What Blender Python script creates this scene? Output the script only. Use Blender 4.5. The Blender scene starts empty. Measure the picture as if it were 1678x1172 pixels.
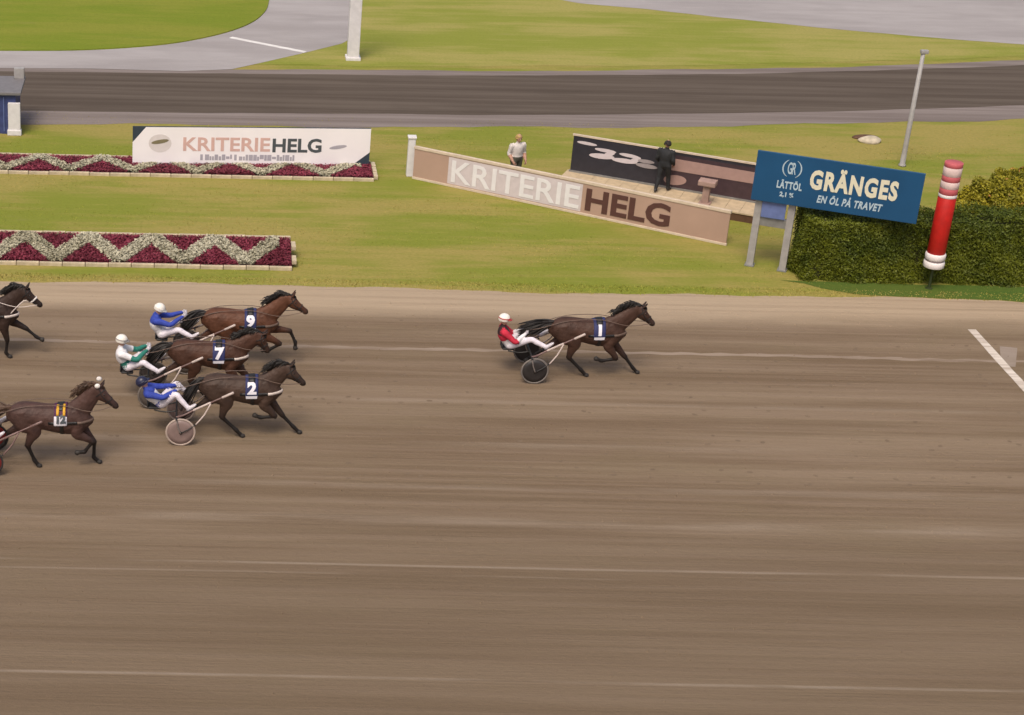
import bpy, bmesh, math, random
from mathutils import Vector, Matrix, kdtree
from mathutils.bvhtree import BVHTree
random.seed(7)
sc = bpy.context.scene
C = sc.collection
rad = math.radians

# ------------------------------------------------------------------ camera, sky, sun, exposure
IW, IH, F, PITCH, ROLL, CX, CY, CH = 1678.0, 1172.0, 3080.0, rad(25), 0.021, 304.0, 586.0, 19.7
_r = Vector((1, 0, 0)); _u = Vector((0, math.sin(PITCH), math.cos(PITCH))); BK = Vector((0, -math.cos(PITCH), math.sin(PITCH)))
RT = math.cos(ROLL)*_r + math.sin(ROLL)*_u
UP = -math.sin(ROLL)*_r + math.cos(ROLL)*_u
CAM = Vector((0, 0, CH))
cd = bpy.data.cameras.new('camera'); cam = bpy.data.objects.new('camera', cd); C.objects.link(cam)
cd.sensor_width = 36; cd.lens = F/IW*36; cd.shift_x = (IW/2-CX)/IW; cd.shift_y = (CY-IH/2)/IW
cd.clip_start = 0.5; cd.clip_end = 2000
cam.matrix_world = Matrix(((RT.x, UP.x, BK.x, 0), (RT.y, UP.y, BK.y, 0), (RT.z, UP.z, BK.z, CH), (0, 0, 0, 1)))
sc.camera = cam
sc.render.resolution_x, sc.render.resolution_y = 1024, 715

SUN_EL, SUN_AZ = rad(58), rad(205)      # azimuth clockwise from +Y: high, behind the camera's left shoulder
w = bpy.data.worlds.new('World'); sc.world = w; w.use_nodes = True
nt = w.node_tree; nt.nodes.clear()
sky = nt.nodes.new('ShaderNodeTexSky'); sky.sky_type = 'NISHITA'; sky.sun_disc = False
sky.sun_elevation = SUN_EL; sky.sun_rotation = SUN_AZ
sky.air_density = 1.0; sky.dust_density = 6.0; sky.ozone_density = 0.6
bg = nt.nodes.new('ShaderNodeBackground'); bg.inputs['Strength'].default_value = 0.13
wo = nt.nodes.new('ShaderNodeOutputWorld')
nt.links.new(sky.outputs[0], bg.inputs[0]); nt.links.new(bg.outputs[0], wo.inputs[0])
sl = bpy.data.lights.new('sun', 'SUN'); sl.energy = 1.5; sl.angle = rad(22); sl.color = (1.0, 0.93, 0.80)
sun = bpy.data.objects.new('sun', sl); C.objects.link(sun)
sdir = Vector((math.sin(SUN_AZ)*math.cos(SUN_EL), math.cos(SUN_AZ)*math.cos(SUN_EL), math.sin(SUN_EL)))
sun.rotation_euler = sdir.to_track_quat('Z', 'Y').to_euler(); sun.location = (0, 20, 40)
sc.view_settings.view_transform = 'Standard'; sc.view_settings.look = 'None'
sc.view_settings.gamma = 1; sc.view_settings.use_curve_mapping = False
sc.view_settings.exposure = 0.22

# ------------------------------------------------------------------ helpers
def G(px, py, z=0.0):
    """point of the photograph -> point on the level z"""
    d = RT*(px-CX) - UP*(py-CY) - BK*F
    return CAM + d*((z-CH)/d.z)

def link_mesh(name, verts, faces, mat=None, parent=None, smooth=False, loc=None):
    me = bpy.data.meshes.new(name); me.from_pydata([tuple(v) for v in verts], [], faces); me.update()
    return link_data(name, me, mat, parent, smooth, loc)

def link_data(name, me, mat=None, parent=None, smooth=False, loc=None):
    o = bpy.data.objects.new(name, me); C.objects.link(o)
    if mat:
        for m in (mat if isinstance(mat, (list, tuple)) else [mat]): me.materials.append(m)
    if parent: o.parent = parent
    if loc is not None: o.location = loc
    if smooth:
        for p in me.polygons: p.use_smooth = True
    return o

def empty(name, loc, rz=0.0):
    o = bpy.data.objects.new(name, None); C.objects.link(o); o.location = loc; o.rotation_euler = (0, 0, rz)
    o.empty_display_size = 0.2
    return o

def tag(o, label=None, cat=None, group=None, kind=None):
    if label: o['label'] = label
    if cat: o['category'] = cat
    if group: o['group'] = group
    if kind: o['kind'] = kind
    return o

class MB:
    """collects shapes into one mesh"""
    def __init__(s): s.v = []; s.f = []
    def add(s, v, f):
        n = len(s.v); s.v += [Vector(a) for a in v]; s.f += [tuple(i+n for i in q) for q in f]
    def box(s, c, d, rz=0.0, bev=0.0):
        cx, cy, cz = c; hx, hy, hz = d[0]/2, d[1]/2, d[2]/2
        bm = bmesh.new(); bmesh.ops.create_cube(bm, size=1)
        for v in bm.verts: v.co = Vector((v.co.x*2*hx, v.co.y*2*hy, v.co.z*2*hz))
        if bev: bmesh.ops.bevel(bm, geom=bm.edges[:], offset=bev, segments=2, affect='EDGES', profile=0.6)
        M = Matrix.Translation((cx, cy, cz)) @ Matrix.Rotation(rz, 4, 'Z')
        bm.verts.index_update()
        s.add([M @ v.co for v in bm.verts], [[v.index for v in f.verts] for f in bm.faces]); bm.free()
        return s
    def tube(s, pts, rr, seg=8, sub=1, tags=None):
        v, f, _ = tube(pts, rr, seg, sub); s.add(v, f); return s
    def lathe(s, prof, seg=24, origin=(0, 0, 0), axis='Z'):
        v = []; f = []; n = len(prof)
        for k in range(seg):
            a = 2*math.pi*k/seg
            for (r, h) in prof:
                if axis == 'Z': p = (r*math.cos(a), r*math.sin(a), h)
                else: p = (r*math.cos(a), h, r*math.sin(a))
                v.append(Vector(p)+Vector(origin))
        for k in range(seg):
            for i in range(n-1):
                q = (k*n+i, ((k+1) % seg)*n+i, ((k+1) % seg)*n+i+1, k*n+i+1)
                f.append(q if axis == 'Z' else q[::-1])
        s.add(v, f); return s
    def ball(s, c, r, seg=14, rings=9):
        prof = [(max(1e-4, math.sin(math.pi*i/rings))*1.0, -math.cos(math.pi*i/rings)) for i in range(rings+1)]
        if not isinstance(r, (tuple, list)): r = (r, r, r)
        t = MB().lathe(prof, seg)
        s.add([Vector((p.x*r[0]+c[0], p.y*r[1]+c[1], p.z*r[2]+c[2])) for p in t.v], t.f); return s
    def build(s, name, mat=None, parent=None, smooth=False, loc=None):
        return link_mesh(name, s.v, s.f, mat, parent, smooth, loc)

def catmull(a, t):
    """a: list of tuples, t in 0..len-1"""
    n = len(a); i = min(int(t), n-2); u = t-i
    p0 = a[max(i-1, 0)]; p1 = a[i]; p2 = a[i+1]; p3 = a[min(i+2, n-1)]
    return [0.5*((2*q1)+(-q0+q2)*u+(2*q0-5*q1+4*q2-q3)*u*u+(-q0+3*q1-3*q2+q3)*u**3) for q0, q1, q2, q3 in zip(p0, p1, p2, p3)]

def tube(pts, rr, seg=12, sub=4, tags=None, cap=True):
    """closed tube round a spine; rr gives (half size across, half size sideways) or one radius"""
    rr = [(r, r) if not isinstance(r, (tuple, list)) else tuple(r) for r in rr]
    tags = tags or [0]*len(pts)
    ctrl = [tuple(p)+r for p, r in zip(pts, rr)]
    n = (len(pts)-1)*sub+1
    rows = [(catmull(ctrl, k/sub) if sub > 1 else list(ctrl[k])) for k in range(n)]
    tg = [tags[min(len(tags)-1, int(k/sub+0.5))] if not isinstance(tags[0], float) else
          tags[min(int(k/sub), len(tags)-1)]*(1-(k/sub) % 1)+tags[min(int(k/sub)+1, len(tags)-1)]*((k/sub) % 1) for k in range(n)]
    P = [Vector(r[:3]) for r in rows]; V = []; Fc = []; T = []
    def ring(c, t, ra, rb, tgv):
        y = Vector((0, 1, 0)); s = y - t*y.dot(t)
        if s.length < 0.35: x = Vector((1, 0, 0)); s = x - t*x.dot(t)
        s.normalize(); m = t.cross(s)
        for k in range(seg):
            a = 2*math.pi*k/seg
            V.append(c + m*(ra*math.cos(a)) + s*(rb*math.sin(a))); T.append(tgv)
    rings = []
    for k in range(n):
        t = (P[min(k+1, n-1)]-P[max(k-1, 0)]).normalized()
        ra, rb = max(rows[k][3], 1e-3), max(rows[k][4], 1e-3)
        if k == 0 and cap: ring(P[k]-t*min(ra, rb)*0.55, t, ra*0.55, rb*0.55, tg[k]); rings.append(1)
        ring(P[k], t, ra, rb, tg[k]); rings.append(1)
        if k == n-1 and cap: ring(P[k]+t*min(ra, rb)*0.55, t, ra*0.55, rb*0.55, tg[k]); rings.append(1)
    m = len(rings)
    for i in range(m-1):
        for k in range(seg):
            Fc.append((i*seg+k, i*seg+(k+1) % seg, (i+1)*seg+(k+1) % seg, (i+1)*seg+k))
    Fc.append(tuple(range(seg))[::-1]); Fc.append(tuple((m-1)*seg+k for k in range(seg)))
    return V, Fc, T

def fuse(name, pieces, voxel, smooth=3):
    """grow one continuous skin over overlapping closed pieces; returns mesh and a lookup of the pieces' tags"""
    V = []; Fc = []; T = []
    for v, f, t in pieces:
        n = len(V); V += v; T += t; Fc += [tuple(i+n for i in q) for q in f]
    me = bpy.data.meshes.new(name+'_src'); me.from_pydata([tuple(v) for v in V], [], Fc)
    o = bpy.data.objects.new(name+'_src', me); C.objects.link(o)
    md = o.modifiers.new('r', 'REMESH'); md.mode = 'VOXEL'; md.voxel_size = voxel; md.adaptivity = 0
    ms = o.modifiers.new('s', 'SMOOTH'); ms.factor = 0.5; ms.iterations = smooth
    dg = bpy.context.evaluated_depsgraph_get(); dg.update()
    out = bpy.data.meshes.new_from_object(o.evaluated_get(dg)); out.name = name
    bpy.data.objects.remove(o); bpy.data.meshes.remove(me)
    kd = kdtree.KDTree(len(V))
    for i, v in enumerate(V): kd.insert(v, i)
    kd.balance()
    for p in out.polygons: p.use_smooth = True
    return out, kd, T

def text_data(body, size, offset=0.0, shear=0.0, xs=1.0, extrude=0.0, spacing=1.0):
    cu = bpy.data.curves.new('t', 'FONT'); cu.body = body; cu.size = size; cu.align_x = 'CENTER'; cu.align_y = 'CENTER'
    cu.offset = offset; cu.shear = shear; cu.extrude = extrude; cu.space_character = spacing; cu.resolution_u = 3
    o = bpy.data.objects.new('t', cu); C.objects.link(o)
    dg = bpy.context.evaluated_depsgraph_get(); dg.update()
    me = bpy.data.meshes.new_from_object(o.evaluated_get(dg)); bpy.data.objects.remove(o); bpy.data.curves.remove(cu)
    if xs != 1.0:
        for v in me.vertices: v.co.x *= xs
    return me

# ------------------------------------------------------------------ materials
def mat(name, col, rough=0.6, metal=0.0, vary=0.12, scale=6.0, bump=0.0, bscale=40.0, spec=0.4, dirt=None, emis=None):
    m = bpy.data.materials.new(name); m.use_nodes = True; t = m.node_tree; b = t.nodes['Principled BSDF']
    b.inputs['Roughness'].default_value = rough; b.inputs['Metallic'].default_value = metal
    b.inputs['Specular IOR Level'].default_value = spec
    tc = t.nodes.new('ShaderNodeTexCoord')
    nz = t.nodes.new('ShaderNodeTexNoise'); nz.inputs['Scale'].default_value = scale; nz.inputs['Detail'].default_value = 5
    t.links.new(tc.outputs['Object'], nz.inputs['Vector'])
    cr = t.nodes.new('ShaderNodeValToRGB'); e = cr.color_ramp.elements
    e[0].position = 0.3; e[1].position = 0.7
    d = dirt or [c*(1-vary*1.6) for c in col]
    e[0].color = (*d, 1); e[1].color = (*[min(1, c*(1+vary*0.6)) for c in col], 1)
    t.links.new(nz.outputs['Fac'], cr.inputs[0]); t.links.new(cr.outputs[0], b.inputs['Base Color'])
    if bump:
        n2 = t.nodes.new('ShaderNodeTexNoise'); n2.inputs['Scale'].default_value = bscale; n2.inputs['Detail'].default_value = 4
        t.links.new(tc.outputs['Object'], n2.inputs['Vector'])
        bp = t.nodes.new('ShaderNodeBump'); bp.inputs['Strength'].default_value = bump; bp.inputs['Distance'].default_value = 0.02
        t.links.new(n2.outputs['Fac'], bp.inputs['Height']); t.links.new(bp.outputs[0], b.inputs['Normal'])
    return m

class NT:
    """small node-tree builder"""
    def __init__(s, name, rough=0.9, spec=0.2):
        s.m = bpy.data.materials.new(name); s.m.use_nodes = True; s.t = s.m.node_tree; s.b = s.t.nodes['Principled BSDF']
        s.b.inputs['Roughness'].default_value = rough; s.b.inputs['Specular IOR Level'].default_value = spec
        g = s.t.nodes.new('ShaderNodeNewGeometry'); s.pos = g.outputs['Position']
    def L(s, a, b): s.t.links.new(a, b)
    def scaled(s, sx, sy, sz, off=(0, 0, 0)):
        n = s.t.nodes.new('ShaderNodeMapping'); n.inputs['Scale'].default_value = (sx, sy, sz); n.inputs['Location'].default_value = off
        s.L(s.pos, n.inputs['Vector']); return n.outputs[0]
    def noise(s, vec, scale=1.0, detail=4.0, rough=0.55):
        n = s.t.nodes.new('ShaderNodeTexNoise'); n.inputs['Scale'].default_value = scale; n.inputs['Detail'].default_value = detail
        n.inputs['Roughness'].default_value = rough; s.L(vec, n.inputs['Vector']); return n.outputs['Fac']
    def rng(s, v, a, b, c=0.0, d=1.0):
        n = s.t.nodes.new('ShaderNodeMapRange'); n.interpolation_type = 'SMOOTHSTEP'
        for i, q in zip(('From Min', 'From Max', 'To Min', 'To Max'), (a, b, c, d)): n.inputs[i].default_value = q
        s.L(v, n.inputs['Value']); return n.outputs['Result']
    def math(s, op, a, b=None):
        n = s.t.nodes.new('ShaderNodeMath'); n.operation = op
        for i, q in enumerate((a, b)):
            if q is None: continue
            if isinstance(q, (int, float)): n.inputs[i].default_value = q
            else: s.L(q, n.inputs[i])
        return n.outputs[0]
    def mix(s, fac, a, b):
        n = s.t.nodes.new('ShaderNodeMix'); n.data_type = 'RGBA'
        for sock, q in ((n.inputs[0], fac), (n.inputs[6], a), (n.inputs[7], b)):
            if isinstance(q, (int, float)): sock.default_value = q
            elif isinstance(q, tuple): sock.default_value = (*q, 1)
            else: s.L(q, sock)
        return n.outputs[2]
    def xyz(s):
        n = s.t.nodes.new('ShaderNodeSeparateXYZ'); s.L(s.pos, n.inputs[0]); return n.outputs
    def done(s, col, height=None, dist=0.02, strength=0.6):
        s.L(col, s.b.inputs['Base Color'])
        if height is not None:
            bp = s.t.nodes.new('ShaderNodeBump'); bp.inputs['Strength'].default_value = strength; bp.inputs['Distance'].default_value = dist
            s.L(height, bp.inputs['Height']); s.L(bp.outputs[0], s.b.inputs['Normal'])
        return s.m

def grass_mat(name, dry, green, bias=0.5, tuft=True):
    n = NT(name, 0.85, 0.25)
    big = n.noise(n.scaled(0.13, 0.34, 1), 1, 5, 0.6)
    mid = n.noise(n.scaled(0.22, 2.3, 1, (3, 8, 0)), 1, 6, 0.62)
    fine = n.noise(n.scaled(9, 14, 9), 1, 3)
    f = n.math('ADD', n.math('MULTIPLY', big, 0.65), n.math('MULTIPLY', mid, 0.35))
    c = n.mix(n.rng(f, bias-0.085, bias+0.085), green, dry)
    pale = n.noise(n.scaled(0.35, 2.6, 1, (6, 1, 0)), 1, 6, 0.65)
    c = n.mix(n.rng(pale, 0.56, 0.72, 0, 0.4), c, tuple(x*1.22 for x in dry))
    c = n.mix(n.rng(fine, 0.35, 0.75, 0, 0.35), c, tuple(x*0.75 for x in green))
    worn = n.noise(n.scaled(0.25, 0.8, 1, (11, 2, 0)), 1, 5)
    c = n.mix(n.rng(worn, 0.64, 0.78, 0, 0.35), c, (0.25, 0.19, 0.10))
    return n.done(c, fine, 0.03, 0.5)

M = {}
M['grass'] = grass_mat('grass_dry', (0.285, 0.228, 0.062), (0.178, 0.198, 0.022), 0.495)
M['blade'] = grass_mat('grass_blade', (0.36, 0.29, 0.085), (0.26, 0.27, 0.04), 0.47)
M['lawn'] = grass_mat('grass_lawn', (0.195, 0.205, 0.022), (0.150, 0.190, 0.011), 0.5)
M['far_grass'] = grass_mat('grass_far', (0.300, 0.262, 0.074), (0.205, 0.222, 0.030), 0.5)
M['green_strip'] = grass_mat('grass_green', (0.080, 0.115, 0.016), (0.055, 0.105, 0.014), 0.5)

def track_mat():
    n = NT('track_dirt', 0.95, 0.1)
    X, Y, Z = n.xyz()
    s1 = n.noise(n.scaled(0.05, 0.85, 1), 1, 5, 0.62)
    s2 = n.noise(n.scaled(0.10, 5.5, 1, (5, 1, 0)), 1, 5, 0.6)
    s3 = n.noise(n.scaled(0.30, 18, 1, (2, 9, 0)), 1, 3, 0.6)
    blot = n.noise(n.scaled(0.22, 0.45, 1, (7, 4, 0)), 1, 4)
    grain = n.noise(n.scaled(30, 40, 30), 1, 3)
    clod = n.noise(n.scaled(5, 9, 5, (1, 3, 0)), 1, 4, 0.65)
    c = n.mix(n.rng(s1, 0.36, 0.64), (0.143, 0.098, 0.061), (0.208, 0.152, 0.102))
    c = n.mix(n.rng(s2, 0.40, 0.72, 0, 0.45), c, (0.235, 0.172, 0.126))
    c = n.mix(n.rng(s2, 0.52, 0.26, 0, 0.35), c, (0.130, 0.094, 0.060))
    c = n.mix(n.rng(s3, 0.62, 0.80, 0, 0.42), c, (0.262, 0.200, 0.150))
    c = n.mix(n.rng(blot, 0.5, 0.72, 0, 0.30), c, (0.168, 0.128, 0.076))
    c = n.mix(n.rng(clod, 0.55, 0.75, 0, 0.22), c, (0.105, 0.072, 0.048))
    c = n.mix(n.rng(grain, 0.45, 0.8, 0, 0.25), c, (0.250, 0.188, 0.140))
    # the dirt turns darker over the outer lanes, with an uneven edge
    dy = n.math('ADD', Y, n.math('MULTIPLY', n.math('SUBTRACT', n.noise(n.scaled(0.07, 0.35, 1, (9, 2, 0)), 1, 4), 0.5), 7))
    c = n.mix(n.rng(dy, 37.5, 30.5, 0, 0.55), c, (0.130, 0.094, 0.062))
    # loose pale sand swept up along the inner edge
    e = n.math('ADD', Y, n.math('MULTIPLY', n.math('SUBTRACT', n.noise(n.scaled(0.12, 0.6, 1, (3, 3, 0)), 1, 5), 0.5), 1.6))
    c = n.mix(n.rng(e, 44.7, 45.9, 0, 0.95), c, (0.375, 0.288, 0.200))
    c = n.mix(n.math('MULTIPLY', n.rng(s2, 0.42, 0.66, 0, 0.5), n.rng(e, 45.2, 46.2)), c, (0.245, 0.180, 0.120))
    # scraped tyre lines left by the harrow
    lin = n.noise(n.scaled(0.09, 0.0, 1, (4, 4, 0)), 1, 4)
    for y0, wd, k in ((32.55, 0.07, 0.26), (28.6, 0.07, 0.28), (37.9, 0.22, 0.15), (34.4, 0.30, 0.16), (32.2, 0.05, 0.15), (40.1, .16, .14), (35.9, .2, .13)):
        d = n.math('ABSOLUTE', n.math('SUBTRACT', n.math('ADD', Y, n.math('MULTIPLY', lin, 0.18)), y0+0.09))
        brk = n.rng(n.noise(n.scaled(0.22, 1.5, 1, (y0*3, y0, 0)), 1, 6), 0.38, 0.62)
        c = n.mix(n.math('MULTIPLY', n.rng(d, wd, wd*0.15, 0, k), brk), c, (0.42, 0.35, 0.285))
    hgt = n.math('ADD', n.math('MULTIPLY', s2, 1.0), n.math('ADD', n.math('MULTIPLY', s3, 0.5), n.math('ADD', n.math('MULTIPLY', clod, 0.9), n.math('MULTIPLY', grain, 0.25))))
    return n.done(c, hgt, 0.035, 0.55)
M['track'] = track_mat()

def strip_mat(name, a, b, sx=0.06, sy=2.2, patch=None):
    n = NT(name, 0.9, 0.2)
    s1 = n.noise(n.scaled(sx, sy, 1), 1, 5, 0.6); g = n.noise(n.scaled(18, 26, 18), 1, 3); k = n.noise(n.scaled(0.25, 0.5, 1), 1, 5)
    c = n.mix(n.rng(s1, 0.35, 0.66), a, b)
    c = n.mix(n.rng(k, 0.5, 0.72, 0, 0.3), c, tuple(x*0.8 for x in a))
    c = n.mix(n.rng(g, 0.5, 0.8, 0, 0.25), c, tuple(min(1, x*1.25) for x in b))
    return n.done(c, g, 0.01, 0.4)
M['dark_road'] = strip_mat('inner_track_dirt', (0.072, 0.054, 0.041), (0.108, 0.085, 0.067))
M['gravel'] = strip_mat('gravel_path', (0.155, 0.125, 0.112), (0.225, 0.188, 0.172))
M['asphalt'] = strip_mat('pale_asphalt', (0.275, 0.250, 0.245), (0.345, 0.318, 0.312), 0.12, 0.5)
M['chalk'] = strip_mat('chalk_line', (0.40, 0.33, 0.27), (0.62, 0.55, 0.48), 0.4, 6)
M['line_white'] = strip_mat('road_paint', (0.55, 0.52, 0.50), (0.72, 0.70, 0.68), 0.4, 6)
M['chalk_dim'] = strip_mat('worn_chalk', (0.205, 0.150, 0.108), (0.275, 0.212, 0.160), 0.35, 5)
M['patch'] = strip_mat('pale_patch', (0.235, 0.185, 0.145), (0.275, 0.22, 0.18), 0.8, 3)

M['white'] = mat('white_paint', (0.66, 0.63, 0.63), 0.5, vary=0.06)
M['cream'] = mat('cream_trim', (0.58, 0.47, 0.36), 0.6, vary=0.08)
M['pink'] = mat('dusty_pink_vinyl', (0.40, 0.265, 0.205), 0.55, vary=0.06, scale=1.2)
M['pale_print'] = mat('pale_print', (0.56, 0.49, 0.50), 0.55, vary=0.05)
M['pale_letter'] = mat('pale_letter', (0.70, 0.67, 0.68), 0.55, vary=0.03)
M['grey_letter'] = mat('grey_letter', (0.40, 0.35, 0.355), 0.55, vary=0.05)
M['brown_letter'] = mat('brown_letter', (0.085, 0.035, 0.03), 0.55, vary=0.08)
M['salmon'] = mat('salmon_letter', (0.62, 0.40, 0.36), 0.55, vary=0.05)
M['ink'] = mat('dark_grey_ink', (0.07, 0.08, 0.09), 0.55, vary=0.05)
M['ink_soft'] = mat('soft_grey_ink', (0.38, 0.355, 0.40), 0.55, vary=0.05)
M['banner_white'] = mat('banner_white', (0.84, 0.79, 0.81), 0.5, vary=0.03, scale=1.0, bump=0.15, bscale=1.5)
M['banner_navy'] = mat('banner_navy', (0.035, 0.05, 0.07), 0.5)
M['maroon'] = mat('maroon_cloth', (0.20, 0.022, 0.045), 0.7, vary=0.18, scale=1.5, bump=0.3, bscale=5)
M['zig'] = mat('pale_sage_print', (0.44, 0.40, 0.30), 0.7, vary=0.10)
M['edge_cream'] = mat('cream_edging', (0.50, 0.41, 0.28), 0.7, vary=0.16)
M['black_board'] = mat('black_board', (0.030, 0.028, 0.036), 0.45, vary=0.1)
M['board_pink'] = mat('board_pink', (0.36, 0.23, 0.20), 0.5, vary=0.06)
M['board_plum'] = mat('board_plum', (0.055, 0.032, 0.038), 0.5, vary=0.1)
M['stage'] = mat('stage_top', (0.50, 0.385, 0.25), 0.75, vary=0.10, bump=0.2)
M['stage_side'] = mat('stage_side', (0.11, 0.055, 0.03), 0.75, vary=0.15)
M['sign_blue'] = mat('sign_blue', (0.010, 0.070, 0.165), 0.4, vary=0.10, scale=0.8)
M['letter_cream'] = mat('letter_cream', (0.66, 0.62, 0.47), 0.5, vary=0.04)
M['letter_pale'] = mat('letter_pale_blue', (0.40, 0.50, 0.56), 0.5, vary=0.04)
M['steel'] = mat('grey_steel', (0.23, 0.225, 0.215), 0.5, 0.2, vary=0.12)
M['steel_light'] = mat('light_grey_paint', (0.33, 0.31, 0.30), 0.5, 0.0, vary=0.1)
M['blue_panel'] = mat('blue_panel', (0.12, 0.16, 0.34), 0.5, vary=0.1)
M['kiosk_blue'] = mat('kiosk_blue', (0.045, 0.060, 0.17), 0.5, vary=0.12)
M['kiosk_roof'] = mat('kiosk_roof', (0.17, 0.16, 0.165), 0.6, vary=0.08)
M['red'] = mat('red_paint', (0.46, 0.010, 0.006), 0.55, vary=0.10)
M['rose'] = mat('rose_band', (0.47, 0.10, 0.11), 0.55, vary=0.06)
M['ring_grey'] = mat('ring_grey', (0.30, 0.24, 0.24), 0.5)
M['ring_blush'] = mat('ring_blush', (0.66, 0.50, 0.47), 0.5, vary=0.08)
M['ring_white'] = mat('ring_white', (0.74, 0.68, 0.66), 0.4, vary=0.04)
M['stand_green'] = mat('dark_green_paint', (0.030, 0.042, 0.012), 0.6)
M['dark_metal'] = mat('dark_metal', (0.035, 0.033, 0.033), 0.4, 0.5)
M['rock'] = mat('pale_rock', (0.50, 0.43, 0.32), 0.85, vary=0.2, bump=0.5, bscale=8)
M['wood'] = mat('pale_wood', (0.36, 0.235, 0.195), 0.7, vary=0.12, bump=0.2)
M['soil'] = mat('hedge_twigs', (0.040, 0.038, 0.010), 0.9, vary=0.3, bump=0.5, bscale=9)

def leaf_mat(name, a, b):
    n = NT(name, 0.6, 0.3)
    f = n.noise(n.scaled(0.7, 0.9, 1.3), 1, 4); g = n.noise(n.scaled(5, 5, 5), 1, 3)
    c = n.mix(n.rng(f, 0.36, 0.64), a, b); c = n.mix(n.rng(g, 0.45, 0.75, 0, 0.5), c, tuple(x*1.5 for x in b))
    m = n.done(c)
    return m
M['hedge'] = leaf_mat('hedge_leaves', (0.050, 0.068, 0.003), (0.105, 0.118, 0.005))
M['shrub'] = leaf_mat('shrub_leaves', (0.150, 0.145, 0.010), (0.27, 0.225, 0.012))
M['flower'] = mat('orange_flower', (0.42, 0.20, 0.05), 0.6)

# ------------------------------------------------------------------ the ground and everything flat on it
def sheet(name, pts, z, m, kind='structure', parent=None):
    o = link_mesh(name, [(p[0], p[1], z) for p in pts], [tuple(range(len(pts)))], m, parent)
    if o.data.polygons[0].normal.z < 0: o.data.flip_normals()
    if kind: o['kind'] = kind
    return o
def strip(name, lower, upper, z, m):
    n = len(lower); v = [(x, y, z) for x, y in lower]+[(x, y, z) for x, y in upper]
    o = link_mesh(name, v, [(i, i+1, n+i+1, n+i) for i in range(n-1)], m); o['kind'] = 'structure'
    return o
def wob(x, s, a):
    return a*(math.sin(x*0.37+s)*0.5+math.sin(x*0.93+2.1*s)*0.3+math.sin(x*2.3+1.7*s)*0.2+math.sin(x*5.9+s*3.3)*0.12)

sheet('ground', [(-300, -200), (400, -200), (400, 600), (-300, 600)], 0.0, M['grass'])
xs = [-90+i*0.35 for i in range(600)]
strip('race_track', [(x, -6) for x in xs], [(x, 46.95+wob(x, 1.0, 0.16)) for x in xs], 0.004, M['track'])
# pale chalk line raked along the inside lane
xl = [-60+i*0.25 for i in range(560)]
strip('lane_line', [(x, 42.98+wob(x, 3, 0.05)-0.03*math.sin(x*5.3)) for x in xl], [(x, 43.14+wob(x, 3, 0.05)+0.03*math.sin(x*7.1)) for x in xl], 0.008, M['chalk_dim'])
FX = 20.52
ys = [44.98-i*0.5 for i in range(96)]
v = []
for y in ys: v += [(FX-0.11+random.uniform(-.012, .012), y, 0.012), (FX+0.11+random.uniform(-.012, .012), y, 0.012)]
o = link_mesh('finish_line', v, [(2*i, 2*i+1, 2*i+3, 2*i+2)[::-1] for i in range(len(ys)-1)], M['chalk']); o['kind'] = 'structure'
sheet('track_patch', [G(1638, 568), G(1667, 571), G(1664, 602), G(1641, 601)], 0.0105, M['patch'])

def smooth_line(pts, n=12):
    out = []
    for i in range((len(pts)-1)*n+1): out.append(tuple(catmull(pts, i/n)))
    return out
# inner service track seen as a dark band, with grey shoulders
cen = smooth_line([(-90, 60.5), (-40, 62.6), (-7, 64.25), (4, 64.7), (13, 65.2), (22, 66.2), (31, 67.75), (45, 71.2), (70, 80)], 14)
def off(line, d):
    out = []
    for i, p in enumerate(line):
        a = Vector(line[max(i-1, 0)]); b = Vector(line[min(i+1, len(line)-1)]); t = (b-a).normalized()
        out.append((p[0]-t.y*d, p[1]+t.x*d))
    return out
def wline(l, s, a): return [(x, y+wob(x*1.5, s, a)) for x, y in l]
strip('gravel_path', wline(off(cen, -3.75), 2, 0.18), wline(off(cen, 3.0), 4, 0.10), 0.004, M['gravel'])
strip('inner_track', wline(off(cen, -2.35), 5, 0.06), wline(off(cen, 2.38), 6, 0.06), 0.008, M['dark_road'])
# pale asphalt drive at the back, its round lawn and its stop line
low = [G(-420, 122), G(-200, 118), G(0, 112), G(150, 113), G(300, 117), G(380, 114), G(430, 103), G(500, 87), G(560, 72), G(578, 62), G(588, 30), G(594, 0), G(602, -60), G(612, -200)]
sheet('asphalt_drive', [(p.x, p.y) for p in low]+[(low[-1].x-30, low[-1].y+40), (-80, 125), (-80, low[0].y)], 0.012, M['asphalt'])
lw = smooth_line([tuple(G(*q))[:2] for q in ((-420, 70), (-200, 82), (0, 84), (140, 83), (260, 75), (340, 62), (398, 45), (430, 25), (441, 0), (444, -60), (430, -160))], 6)
lo = link_mesh('lawn', [(x, y, 0.05) for x, y in lw]+[(-70, 110, 0.05)]+[(x, y, 0.0) for x, y in lw], [tuple(range(len(lw)+1))]+[(i, len(lw)+1+i, len(lw)+2+i, i+1) for i in range(len(lw)-1)], M['lawn']); lo['kind'] = 'structure'
if lo.data.polygons[0].normal.z < 0: lo.data.flip_normals()
a, b = G(378, 62), G(500, 86)
d = (b-a).normalized(); nn = Vector((-d.y, d.x, 0))*0.12
sheet('stop_line', [a-nn, b-nn, b+nn, a+nn], 0.016, M['line_white'])
rt = smooth_line([tuple(G(*q))[:2] for q in ((760, -60), (860, -18), (935, 3), (1040, 14), (1170, 28), (1340, 45), (1500, 60), (1678, 74), (1800, 80), (2100, 84))], 6)
sheet('asphalt_apron', wline(rt, 3, 0.08)+[(90, 90), (90, 180), (-10, 180)], 0.012, M['asphalt'])
# far grass between the bands
fg = wline(off(cen, 3.6), 7, 0.15)
strip('far_grass', fg, [(x*1.4, 190) for x, y in fg], 0.006, M['far_grass'])
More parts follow.
